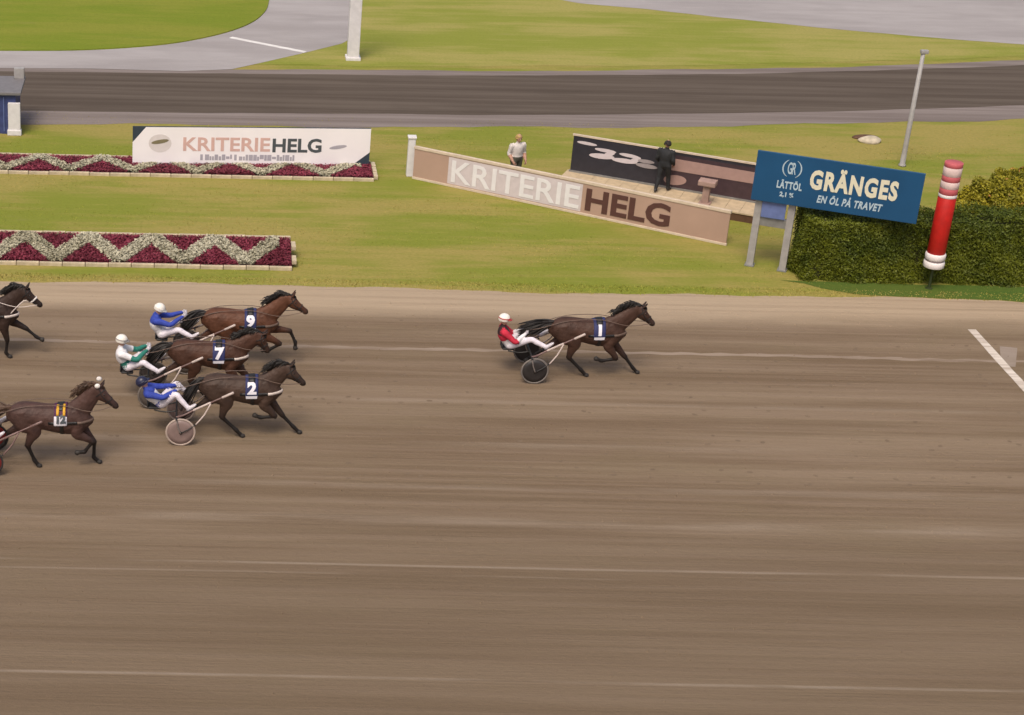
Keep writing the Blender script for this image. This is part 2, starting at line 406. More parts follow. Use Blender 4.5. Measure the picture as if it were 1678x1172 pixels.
# deeper green sown strip in front of the hedge
gs0, gs1 = G(1335, 490), G(1306, 462)
xs2 = [gs0.x+i*0.4 for i in range(90)]
strip('green_strip', [(x, 46.98+wob(x, 1.0, 0.16)+0.9*max(0, 1-(x-gs0.x)/2.2)**2) for x in xs2], [(x-0.6, gs1.y+wob(x, 8, 0.08)) for x in xs2], 0.008, M['green_strip'])

# uneven grass blades over the infield and along the track edge
def blades(name, n, xr, yr, hmin, hmax, m, test=None, patchy=0.0):
    V = []; Fc = []
    while len(V) < n*3:
        x = random.uniform(*xr); y = random.uniform(*yr)
        if patchy and (math.sin(x*0.8+1.3*math.sin(y*1.1))+math.sin(y*2.1+x*0.33)) < random.uniform(-patchy, patchy): continue
        if test and not test(x, y): continue
        h = random.uniform(hmin, hmax); a = random.uniform(0, 6.283); wd = 0.012+0.012*random.random()
        dx, dy = math.cos(a)*wd, math.sin(a)*wd; lx, ly = random.uniform(-.5, .5)*h, random.uniform(-.5, .5)*h
        k = len(V); V += [(x-dx, y-dy, 0), (x+dx, y+dy, 0), (x+lx, y+ly, h)]; Fc.append((k, k+1, k+2))
    o = link_mesh(name, V, Fc, m); o['kind'] = 'stuff'; return o
tag(blades('grass_blades', 30000, (-9, 34), (46.95, 62), 0.01, 0.03, M['blade'], lambda x, y: y > 47.0+wob(x, 1, .16) and (y < 60.2 or random.random() < .3), 1.2),
    'short dry olive grass of the infield', 'grass')
tag(blades('verge_grass', 7000, (-9, 34), (46.8, 47.5), 0.015, 0.05, M['blade'], lambda x, y: y > 46.88+wob(x, 1, .16)+random.random()**2*.5),
    'ragged grass fringe along the sandy track edge', 'grass')

# loose clods thrown up on the dirt
rn0 = random.Random(21); V = []; Fc = []
for i in range(5200):
    x = rn0.uniform(-6, 26); y = 28+18*rn0.random()**.7; r = .008+.022*rn0.random()**3; k = len(V)
    V += [(x-r*1.3, y, .004), (x, y-r, .004), (x+r*1.2, y+.2*r, .004), (x+.1*r, y+r, .004), (x+rn0.uniform(-.4, .4)*r, y, .004+r*.9)]
    Fc += [(k, k+1, k+4), (k+1, k+2, k+4), (k+2, k+3, k+4), (k+3, k, k+4)]
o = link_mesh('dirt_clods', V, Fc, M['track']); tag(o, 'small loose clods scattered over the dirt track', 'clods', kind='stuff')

# hoof prints pressed into the raked lanes
V = []; Fc = []
for i in range(420):
    x = rn0.uniform(-6, 24); y = rn0.choice((44.0, 42.0, 41.6, 40.0, 38.2, 36.6))+rn0.gauss(0, .30); k = len(V); a0 = rn0.uniform(-.3, .3); n_ = 9; sc_ = rn0.uniform(.8, 1.15)
    for q in range(n_):
        a = a0+2*math.pi*q/n_; rr_ = sc_*(.048+.010*math.sin(a*2+i)); V.append((x+rr_*1.15*math.cos(a), y+rr_*math.sin(a), .0065))
    V.append((x-.01, y, .0062)); Fc += [(k+q, k+(q+1) % n_, k+n_) for q in range(n_)]
M['damp'] = strip_mat('damp_dirt', (0.142, 0.101, 0.067), (0.172, 0.125, 0.084), 3, 6)
o = link_mesh('hoof_prints', V, Fc, M['damp']); tag(o, 'faint dark hoof prints along the raked lanes of the dirt track', 'hoof prints', kind='stuff')

# ------------------------------------------------------------------ figures: shared builders
def coat_mat(name, col, black=(0.012, 0.009, 0.008)):
    m = bpy.data.materials.new(name); m.use_nodes = True; t = m.node_tree; b = t.nodes['Principled BSDF']
    b.inputs['Roughness'].default_value = 0.58; b.inputs['Specular IOR Level'].default_value = 0.28
    at = t.nodes.new('ShaderNodeAttribute'); at.attribute_name = 'points'
    tc = t.nodes.new('ShaderNodeTexCoord'); nz = t.nodes.new('ShaderNodeTexNoise'); nz.inputs['Scale'].default_value = 3.2; nz.inputs['Detail'].default_value = 5
    t.links.new(tc.outputs['Object'], nz.inputs['Vector'])
    cr = t.nodes.new('ShaderNodeValToRGB'); e = cr.color_ramp.elements; e[0].position = .32; e[1].position = .68
    e[0].color = (*[c*0.62 for c in col], 1); e[1].color = (*[c*1.05 for c in col], 1)
    t.links.new(nz.outputs['Fac'], cr.inputs[0])
    mx = t.nodes.new('ShaderNodeMix'); mx.data_type = 'RGBA'
    t.links.new(at.outputs['Fac'], mx.inputs[0]); t.links.new(cr.outputs[0], mx.inputs[6]); mx.inputs[7].default_value = (*black, 1)
    t.links.new(mx.outputs[2], b.inputs['Base Color'])
    n2 = t.nodes.new('ShaderNodeTexNoise'); n2.inputs['Scale'].default_value = 90; t.links.new(tc.outputs['Object'], n2.inputs['Vector'])
    bp = t.nodes.new('ShaderNodeBump'); bp.inputs['Strength'].default_value = 0.15; bp.inputs['Distance'].default_value = 0.005
    t.links.new(n2.outputs['Fac'], bp.inputs['Height'])
    n3 = t.nodes.new('ShaderNodeTexNoise'); n3.inputs['Scale'].default_value = 6.5; n3.inputs['Detail'].default_value = 3; t.links.new(tc.outputs['Object'], n3.inputs['Vector'])
    b2 = t.nodes.new('ShaderNodeBump'); b2.inputs['Strength'].default_value = 0.55; b2.inputs['Distance'].default_value = 0.06
    t.links.new(n3.outputs['Fac'], b2.inputs['Height']); t.links.new(bp.outputs[0], b2.inputs['Normal']); t.links.new(b2.outputs[0], b.inputs['Normal'])
    return m
M['hair'] = mat('black_horse_hair', (0.016, 0.012, 0.010), 0.5, vary=0.3)
M['hair_brown'] = mat('brown_horse_hair', (0.085, 0.045, 0.026), 0.5, vary=0.3)
M['leather'] = mat('black_leather', (0.018, 0.016, 0.016), 0.45)
M['navy_cloth'] = mat('navy_saddle_cloth', (0.026, 0.030, 0.105), 0.7, vary=0.12)
M['plum_cloth'] = mat('plum_saddle_cloth', (0.07, 0.018, 0.055), 0.7, vary=0.12)
M['cloth_white'] = mat('white_number_cloth', (0.72, 0.69, 0.74), 0.7, vary=0.04)
M['yellow'] = mat('yellow_strap', (0.62, 0.33, 0.02), 0.6, vary=0.08)
M['strap_white'] = mat('white_strap', (0.62, 0.53, 0.48), 0.6, vary=0.08)
M['strap_tan'] = mat('tan_strap', (0.13, 0.085, 0.065), 0.6, vary=0.08)
M['eye'] = mat('eye', (0.006, 0.005, 0.005), 0.1, spec=0.8)
M['wool'] = mat('white_wool', (0.74, 0.68, 0.64), 0.9, bump=0.6, bscale=60)
M['hoof'] = mat('hoof', (0.028, 0.023, 0.020), 0.6)
M['tyre_grey'] = mat('grey_tyre', (0.17, 0.145, 0.13), 0.6, vary=0.15)
M['disc_smoke'] = mat('smoky_grey_disc', (0.10, 0.083, 0.075), 0.4, vary=0.12)
M['shaft_pale'] = mat('pale_shaft', (0.47, 0.38, 0.34), 0.4, vary=0.10)
M['shaft_brown'] = mat('brown_shaft', (0.16, 0.095, 0.085), 0.4, vary=0.12)
M['fork_grey'] = mat('fork_grey', (0.24, 0.205, 0.19), 0.4, 0.3, vary=0.12)
M['rubber'] = mat('rubber', (0.030, 0.028, 0.027), 0.8)
M['tyre_pale'] = mat('pale_tyre', (0.42, 0.33, 0.28), 0.6, vary=0.1)
M['disc_dark'] = mat('dark_wheel_disc', (0.030, 0.026, 0.026), 0.4, vary=0.15)
M['disc_pink'] = mat('smoky_pink_disc', (0.235, 0.165, 0.15), 0.35, vary=0.10)
M['disc_red'] = mat('red_wheel_disc', (0.24, 0.02, 0.02), 0.4, vary=0.1)
M['seat'] = mat('black_seat', (0.022, 0.021, 0.022), 0.6)

def grid_patch(bvh, rows, eps, skirt=0.02):
    """rows of (origin, direction) rays laid onto a body; gives a closed-rim patch standing eps proud"""
    V = []; ok = True
    for row in rows:
        for o_, d_ in row:
            hit = bvh.ray_cast(o_, d_, 3.0)
            V.append((hit[0] - d_*eps) if hit[0] is not None else (o_ + d_*1.0))
    n, m_ = len(rows), len(rows[0]); Fc = [(i*m_+j, i*m_+j+1, (i+1)*m_+j+1, (i+1)*m_+j) for i in range(n-1) for j in range(m_-1)]
    # rim
    rim = [(0, j) for j in range(m_)]+[(i, m_-1) for i in range(1, n)]+[(n-1, j) for j in range(m_-2, -1, -1)]+[(i, 0) for i in range(n-2, 0, -1)]
    base = len(V)
    for i, j in rim: V.append(V[i*m_+j] + rows[i][j][1]*(eps+skirt))
    k = len(rim)
    for q in range(k):
        i, j = rim[q]; i2, j2 = rim[(q+1) % k]
        Fc.append((i*m_+j, base+q, base+(q+1) % k, i2*m_+j2))
    return V, Fc

def wrap(bvh, x0, x1, a0, a1, eps, nx=5, na=20, zc=1.18):
    rows = []
    for i in range(nx):
        x = x0+(x1-x0)*i/(nx-1); row = []
        for j in range(na):
            a = a0+(a1-a0)*j/(na-1); d_ = Vector((0, math.sin(a), math.cos(a)))
            row.append((Vector((x, 0, zc))+d_*1.2, -d_))
        rows.append(row)
    return grid_patch(bvh, rows, eps)

def ring_pts(spine_pt, t, ra, rb, n=18):
    y = Vector((0, 1, 0)); s = (y-t*y.dot(t)).normalized(); m = t.cross(s)
    return [spine_pt+m*(ra*math.cos(2*math.pi*k/n))+s*(rb*math.sin(2*math.pi*k/n)) for k in range(n+1)]

DEF_LEGS = dict(
    NF=((.26, .86), (.50, .50), (.15, .43), (.03, .47)),
    FF=((.42, .84), (.77, .44), (.99, .16), (1.10, .045)),
    NH=((-.58, .93), (-.66, .51), (-.33, .18), (-.20, .045)),
    FH=((-.78, .92), (-1.20, .63), (-1.52, .40), (-1.63, .31)))

def horse(base, label, col, number, poll, nose, legs=None, cloth='navy_cloth', numcol='cloth_white', padcol=None, scale=1.0,
          hairm='hair', tail='stream', puffs=False, white_tack=False, bib='strap_white', patch_white=True, seed=1, yellow=False, grp='horses racing on the dirt track'):
    rnd = random.Random(seed)
    root = empty('horse', base); root.scale = (scale,)*3
    tag(root, label, 'horse', grp)
    L = dict(DEF_LEGS); L.update(legs or {})
    pc = []
    def T(pts, rr, tags, seg=16, sub=4): pc.append(tube(pts, rr, seg, sub, [float(q) for q in tags]))
    # trunk: (x, top, bottom, half width)
    st = [(-1.16, 1.30, 1.06, .09), (-1.08, 1.41, .98, .175), (-.95, 1.49, .93, .235), (-.78, 1.525, .91, .268), (-.58, 1.51, .93, .268), (-.36, 1.485, .89, .278),
          (-.12, 1.485, .83, .290), (.10, 1.515, .79, .275), (.26, 1.50, .79, .245), (.42, 1.43, .83, .215), (.55, 1.33, .92, .165), (.63, 1.23, 1.01, .10)]
    T([(x, 0, (a+b)/2) for x, a, b, w_ in st], [((a-b)/2, w_) for x, a, b, w_ in st], [0]*len(st), 24, 4)
    for s in (-1, 1):       # quarters and shoulders
        T([(-.86, s*.13, 1.36), (-.80, s*.155, 1.12), (-.72, s*.16, .95)], [(.20, .115), (.235, .115), (.17, .09)], [0, 0, 0])
        T([(.22, s*.12, 1.36), (.34, s*.155, 1.14), (.34, s*.15, .95)], [(.15, .075), (.18, .09), (.13, .075)], [0, 0, 0])
    # neck and head
    P = Vector((poll[0], 0, poll[1])); N = Vector((nose[0], 0, nose[1])); hd = (N-P).normalized(); hl = (N-P).length
    dn = Vector((-hd.z, 0, hd.x));  dn = dn if dn.z < 0 else -dn      # towards the jaw
    nb = Vector((.27, 0, 1.26)); nm1 = nb.lerp(P, .40)+Vector((0, 0, -.02)); nm2 = nb.lerp(P, .74)+Vector((0, 0, .0))
    ne = P+dn*.10-hd*.01
    T([(.12, 0, 1.25), tuple(nb), tuple(nm1), tuple(nm2), tuple(ne)], [(.20, .17), (.295, .160), (.230, .115), (.180, .09), (.140, .078)], [0, 0, 0, 0, 0])
    def H(t, dd): return tuple(P+hd*(hl*t)+dn*dd)
    T([H(-.04, .075), H(.12, .11), H(.32, .12), H(.55, .098), H(.78, .078), H(.94, .07), H(1.0, .066)],
      [(.075, .065), (.128, .096), (.138, .100), (.104, .076), (.080, .062), (.075, .064), (.056, .055)], [.05, .05, 0, .1, .35, .65, .75], 18)
    T([H(.16, .17), H(.32, .195), H(.48, .165)], [.05, .06, .035], [.1, 0, .1], 12)       # jaw
    T([H(.93, .11), H(1.0, .11)], [.032, .024], [.6, .6], 10)                              # chin
    for s in (-1, 1):
        e0 = P+hd*.02+Vector((0, s*.05, 0))
        T([tuple(e0+dn*.03), tuple(e0-dn*.06+Vector((-.005, s*.008, 0))), tuple(e0-dn*.115-hd*.02+Vector((0, s*.012, 0))), tuple(e0-dn*.155-hd*.03+Vector((0, s*.012, 0)))],
          [(.024, .028), (.026, .036), (.020, .026), (.007, .008)], [.2, .4, .7, .9], 10)
        T([H(.30, .045)[:1]+(s*.062,)+H(.30, .045)[2:], H(.36, .055)[:1]+(s*.064,)+H(.36, .055)[2:]], [.026, .022], [.3, .3], 10)  # brow
    # legs
    hooves = []
    for key, s, side in (('NF', -1, .125), ('FF', 1, .125), ('NH', -1, .135), ('FH', 1, .135)):
        a, k, ft, hf = [Vector((q[0], s*side, q[1])) for q in L[key]]
        a.y = s*(side+.03); ft.y *= .9; hf.y *= .88
        if key[1] == 'F':
            up = Vector((.36, s*.15, 1.08))
            T([tuple(up), tuple(a), tuple(a.lerp(k, .5)), tuple(k-(k-a)*.06), tuple(k+(ft-k)*.06)], [(.15, .09), (.132, .084), (.088, .066), (.066, .058), (.060, .053)], [0, 0, .15, .7, .9])
            T([tuple(k), tuple(k.lerp(ft, .22)), tuple(k.lerp(ft, .75)), tuple(ft), tuple(ft.lerp(hf, .6)), tuple(hf)], [(.060, .053), (.045, .038), (.042, .036), (.053, .046), (.043, .040), (.054, .050)], [.9, 1, 1, 1, 1, 1], 12)
        else:
            up = Vector((-.84, s*.15, 1.15))
            T([tuple(up), tuple(a), tuple(a.lerp(k, .55)), tuple(k-(k-a)*.07), tuple(k+(ft-k)*.07)], [(.23, .105), (.182, .10), (.104, .074), (.074, .056), (.066, .052)], [0, 0, .1, .6, .9])
            hk = (k-a).normalized()
            T([tuple(k+Vector((-.03, 0, .04))), tuple(k+Vector((-.055, 0, .0)))], [.032, .026], [.7, .9], 10)
            T([tuple(k), tuple(k.lerp(ft, .22)), tuple(k.lerp(ft, .78)), tuple(ft), tuple(ft.lerp(hf, .6)), tuple(hf)], [(.066, .052), (.049, .040), (.043, .037), (.055, .047), (.044, .041), (.055, .051)], [.9, 1, 1, 1, 1, 1], 12)
        hooves.append((ft, hf))
    # dock of the tail
    tr = Vector((-1.10, 0, 1.37))
    trunk = BVHTree.FromPolygons(pc[0][0], pc[0][1])
    me, kd, tg = fuse('horse_body', pc, 0.0155, 4)
    at = me.attributes.new('points', 'FLOAT', 'POINT')
    vals = []
    for v in me.vertices:
        r_ = kd.find_n(v.co, 3); vals.append(sum(tg[i] for _, i, _ in r_)/3)
    at.data.foreach_set('value', vals)
    body = link_data('body', me, coat_mat('coat_%d' % seed, col), root)
    bvh = BVHTree.FromPolygons([v.co.copy() for v in me.vertices], [tuple(p.vertices) for p in me.polygons])
    # hooves
    for ft, hf in hooves:
        d_ = (hf-ft).normalized(); fw = Vector((0, 1, 0)).cross(d_); fw = fw if fw.x > 0 else -fw
        MB().tube([hf-d_*.03, hf+d_*.005, hf+d_*.04+fw*.012], [(.048, .045), (.054, .050), (.064, .056)], 14, 1).build('hoof', M['hoof'], root, True)
    # eyes
    for s in (-1, 1):
        c = Vector(H(.33, .055)); hit = bvh.ray_cast(Vector((c.x, s*.5, c.z)), Vector((0, -s, 0)), 1)
        y = hit[0].y if hit[0] else s*.08
        MB().ball((c.x, y-s*.006, c.z), .017, 10, 7).build('eye', M['eye'], root, True)
    # mane: tapering locks thrown back from the crest
    mb = MB(); crest = []
    for i in range(70):
        t = i/69; c = nb.lerp(P, .18+.82*t); hit = bvh.ray_cast(Vector((c.x, 0, c.z+.9)), Vector((0, 0, -1)), 2)
        top = (hit[0] if hit[0] else c)
        for q in range(3):
            ln = rnd.uniform(.12, .24)*(1.0 if t < .9 else .7); s = rnd.choice((-1, -1, 1))
            p0 = top+Vector((rnd.uniform(-.02, .02), rnd.uniform(-.02, .02), -.012))
            lift = rnd.uniform(-.10, .55)
            d_ = Vector((-1.0, s*rnd.uniform(.0, .35), lift)).normalized()
            p1 = p0+Vector((-.02, s*.01, .045)) + d_*ln*.35; p2 = p0+d_*ln*.75+Vector((0, s*.02, .02)); p3 = p0+d_*ln+Vector((0, s*.03, -.02-rnd.random()*.04))
            mb.tube([p0, p1, p2, p3], [(.016, .010), (.017, .009), (.011, .006), (.003, .002)], 5, 1)
    for i in range(9):      # forelock
        p0 = P+Vector((rnd.uniform(-.02, .03), rnd.uniform(-.025, .025), .01)); mb.tube([p0, p0+hd*.09-dn*.03, p0+hd*.17+Vector((-.01, rnd.uniform(-.03, .03), .005))], [.011, .009, .003], 5, 1)
    mb.build('mane', M[hairm], root, True)
    # tail
    mb = MB()
    for i in range(150):
        p0 = tr+Vector((rnd.uniform(-.02, .05), rnd.uniform(-.035, .035), rnd.uniform(-.05, .04)))
        sp = Vector((0, rnd.gauss(0, .06), rnd.gauss(0, .062))); k = rnd.uniform(.8, 1.08)
        if tail == 'stream': pts = [p0, p0+Vector((-.16, 0, .0))+sp*.3, p0+Vector((-.42*k, 0, -.08))+sp*.9, p0+Vector((-.80*k, .02, -.25))+sp*1.3]
        elif tail == 'low': pts = [p0, p0+Vector((-.12, 0, -.03))+sp*.3, p0+Vector((-.28*k, 0, -.24))+sp*.9, p0+Vector((-.45*k, 0, -.52))+sp*1.3]
        else: pts = [p0, p0+Vector((-.15, 0, .0))+sp*.3, p0+Vector((-.36*k, 0, -.14))+sp*.9, p0+Vector((-.60*k, 0, -.36))+sp*1.2]
        mb.tube(pts, [.019, .021, .016, .004], 5, 2)
    mb.build('tail', M[hairm], root, True)
    # ---- harness
    cl = link_mesh('saddle_cloth', *wrap(bvh, -.155, .13, rad(-102), rad(102), .016, 8, 34), M[cloth], root, True)
    link_mesh('saddle_pad', *wrap(bvh, -.09, .06, rad(-38), rad(38), .034, 4, 18), M[padcol or 'leather'], root, True)
    link_mesh('girth', *wrap(trunk, -.03, .05, rad(100), rad(260), .012, 3, 22), M['leather'], root, True)
    if yellow:
        for x in (-.10, .04): link_mesh('yellow_strap', *wrap(bvh, x, x+.055, rad(-58), rad(-10), .040, 3, 8), M['yellow'], root, True)
        link_mesh('number_panel', *wrap(bvh, -.15, .13, rad(-103), rad(-62), .024, 6, 10), M['cloth_white'], cl, True)
    def onto(mesh, name, x0, z0, m, eps):
        bad = False
        for v in mesh.vertices:
            hit = bvh.ray_cast(Vector((x0+v.co.x, -1.2, z0+v.co.y)), Vector((0, 1, 0)), 2.5)
            y = hit[0].y if hit[0] else -.28
            v.co = Vector((x0+v.co.x, y-eps-.004, z0+v.co.y))
        return link_data(name, mesh, m, cl)
    def refine(mesh):
        bm = bmesh.new(); bm.from_mesh(mesh); bmesh.ops.triangulate(bm, faces=bm.faces[:])
        for _ in range(2): bmesh.ops.subdivide_edges(bm, edges=[e for e in bm.edges if e.calc_length() > .04], cuts=1)
        bmesh.ops.triangulate(bm, faces=bm.faces[:]); bm.to_mesh(mesh); bm.free(); return mesh
    if number:
        onto(refine(text_data(number, .34 if len(number) == 1 else .235, .018, 0, 1.15 if len(number) == 1 else .95)), 'number', -.01, 1.30 if len(number) == 1 else 1.265, M[numcol], .036)
        if patch_white:     # white print across the lower edge of the cloth
            bm = MB(); bm.add([(-.13, -.045, 0), (.12, -.045, 0), (.125, .030, 0), (-.135, .025, 0)], [(0, 1, 2, 3)])
            me2 = bpy.data.meshes.new('p'); me2.from_pydata([tuple(q) for q in bm.v], [], bm.f); onto(refine(me2), 'lower_print', -.01, 1.115, M['cloth_white'], .03)
    # breast collar and traces
    for nm, lo_a, hi_a, mm in (('breast_collar', -62, 62, bib), ('trace', 62, 150, 'leather'), ('trace', -150, -62, 'leather')):
        rows = []
        for zz in (1.13, 1.16, 1.19):
            row = []
            for j in range(16):
                a = rad(lo_a+(hi_a-lo_a)*j/15); c = Vector((.22, 0, zz)); d_ = Vector((math.cos(a), math.sin(a), 0))
                row.append((c+d_*1.2, -d_))
            rows.append(row)
        link_mesh(nm, *grid_patch(bvh, rows, .014), M[mm], root, True)
    # bridle
    for t, ra, rb, dd in ((.62, .095, .072, .09), (.20, .15, .098, .12)):
        c = Vector(H(t, dd)); MB().tube(ring_pts(c, hd, ra+.006, rb+.006), [(.012, .006)]*19, 6, 1).build('bridle_strap', M['strap_white' if (white_tack and t > .5) else 'leather'], root, True)
    for s in (-1, 1):
        MB().tube([Vector(H(.03, .03))+Vector((0, s*.075, 0)), Vector(H(.3, .11))+Vector((0, s*.100, 0)), Vector(H(.62, .10))+Vector((0, s*.074, 0)), Vector(H(.84, .10))+Vector((0, s*.064, 0))], [.010]*4, 6, 2).build('cheek_strap', M['leather'], root, True)
        bit = Vector(H(.84, .10))+Vector((0, s*.07, 0))
        MB().tube([bit, Vector((.55, s*.20, 1.40)).lerp(bit, .15), Vector((.05, s*.16, 1.535)), Vector((-.75, s*.17, 1.50)), Vector((-1.45, s*.16, 1.28)), Vector((-1.72, s*.12, 1.22))], [.009]*6, 5, 3).build('rein', M['strap_tan' if not white_tack else 'strap_white'], root, True)
    if white_tack:
        MB().tube(ring_pts(Vector(H(.60, .085)), hd, .105, .085), [(.022, .014)]*19, 8, 1).build('sheepskin_noseband', M['wool'], root, True)
        MB().tube([Vector(H(.62, .19)), Vector((P.x-.04, -.10, P.z-.32)), Vector((.50, -.16, 1.22))], [.014]*3, 6, 3).build('tie_down_strap', M['strap_white'], root, True)
    if puffs:
        for s, t in ((-1, -.01), (1, -.05)):
            MB().ball(tuple(P+Vector((-.05 if s < 0 else -.02, s*.085, .02 if s < 0 else .11))), (.062, .05, .055)).build('ear_plug', M['wool'], root, True)
    return root

# ---------------------------------------------------------------- sulky
def sulky(base, label, disc='disc_dark', tyre='tyre_pale', shaftm='shaft_pale', fork='fork_grey', grp='sulkies behind the horses'):
    root = empty('sulky', base); tag(root, label, 'sulky', grp)
    R = .345
    for s in (-1, 1):
        wy = s*.60
        w_ = MB().lathe([(.001, -.034), (.05, -.033), (.20, -.019), (R-.035, -.010), (R-.035, .010), (.20, .019), (.05, .033), (.001, .034)], 40, (0, wy, R), 'Y').build('wheel', M[disc], root, True)
        MB().lathe([(R-.028+.024*math.cos(a), .019*math.sin(a)) for a in [2*math.pi*k/10 for k in range(11)]], 44, (0, wy, R), 'Y').build('tyre', M[tyre], w_, True)
        MB().lathe([(.001, -.062), (.030, -.060), (.034, -.03), (.034, .03), (.030, .060), (.001, .062)], 16, (0, wy, R), 'Y').build('hub', M['dark_metal'], w_, True)
        for e in (-1, 1):
            MB().tube([Vector((0, wy+e*.056, R)), Vector((-.06, wy+e*.056, .50)), Vector((-.10, wy+e*.04, .685))], [.017, .017, .019], 8, 3).build('fork_arm', M[fork], root, True)
        MB().tube([Vector((0, wy+s*.056, R)), Vector((.16, wy+s*.05, .43)), Vector((.34, s*.58, .535))], [.014]*3, 8, 2).build('stay', M['dark_metal'], root, True)
        MB().tube([Vector((.34, s*.58, .535)), Vector((.52, s*.50, .73)), Vector((.66, s*.43, .985))], [.018]*3, 8, 2).build('stay', M[shaftm], root, True)
        # shaft in three visible lengths: dark rear bend, pale bar, pale tip
        MB().tube([Vector((-.10, s*.57, .70)), Vector((.06, s*.50, .72)), Vector((.30, s*.44, .83))], [.024, .024, .022], 10, 3).build('shaft_bend', M['shaft_brown'], root, True)
        MB().tube([Vector((.28, s*.445, .82)), Vector((.66, s*.41, 1.005))], [.027, .025], 10, 1).build('shaft', M[shaftm], root, True)
        MB().tube([Vector((.63, s*.412, .99)), Vector((.94, s*.385, 1.135))], [.020, .019], 10, 1).build('shaft_sleeve', M['shaft_brown'], root, True)
        MB().tube([Vector((.92, s*.387, 1.125)), Vector((1.16, s*.365, 1.24))], [.028, .031], 10, 1).build('shaft_tip', M[shaftm], root, True)
        MB().tube([Vector((.18, s*.46, .77)), Vector((.20, s*.38, .78)), Vector((.205, s*.30, .79))], [.016]*3, 8, 1).build('foot_rest', M['dark_metal'], root, True)
        MB().tube([Vector((-.08, s*.22, .69)), Vector((-.34, s*.19, .64)), Vector((-.60, s*.14, .66))], [.018]*3, 8, 2).build('seat_bar', M['dark_metal'], root, True)
    MB().tube([Vector((-.10, -.67, .69)), Vector((-.10, -.35, .705)), Vector((-.10, 0, .71)), Vector((-.10, .35, .705)), Vector((-.10, .67, .69))], [.022]*5, 10, 2).build('arch', M['dark_metal'], root, True)
    MB().box((-.60, 0, .70), (.28, .30, .05), 0, .022).build('seat', M['seat'], root, True)
    MB().box((-.755, 0, .755), (.035, .26, .10), 0, .015).build('seat_back', M['seat'], root, True)
    return root

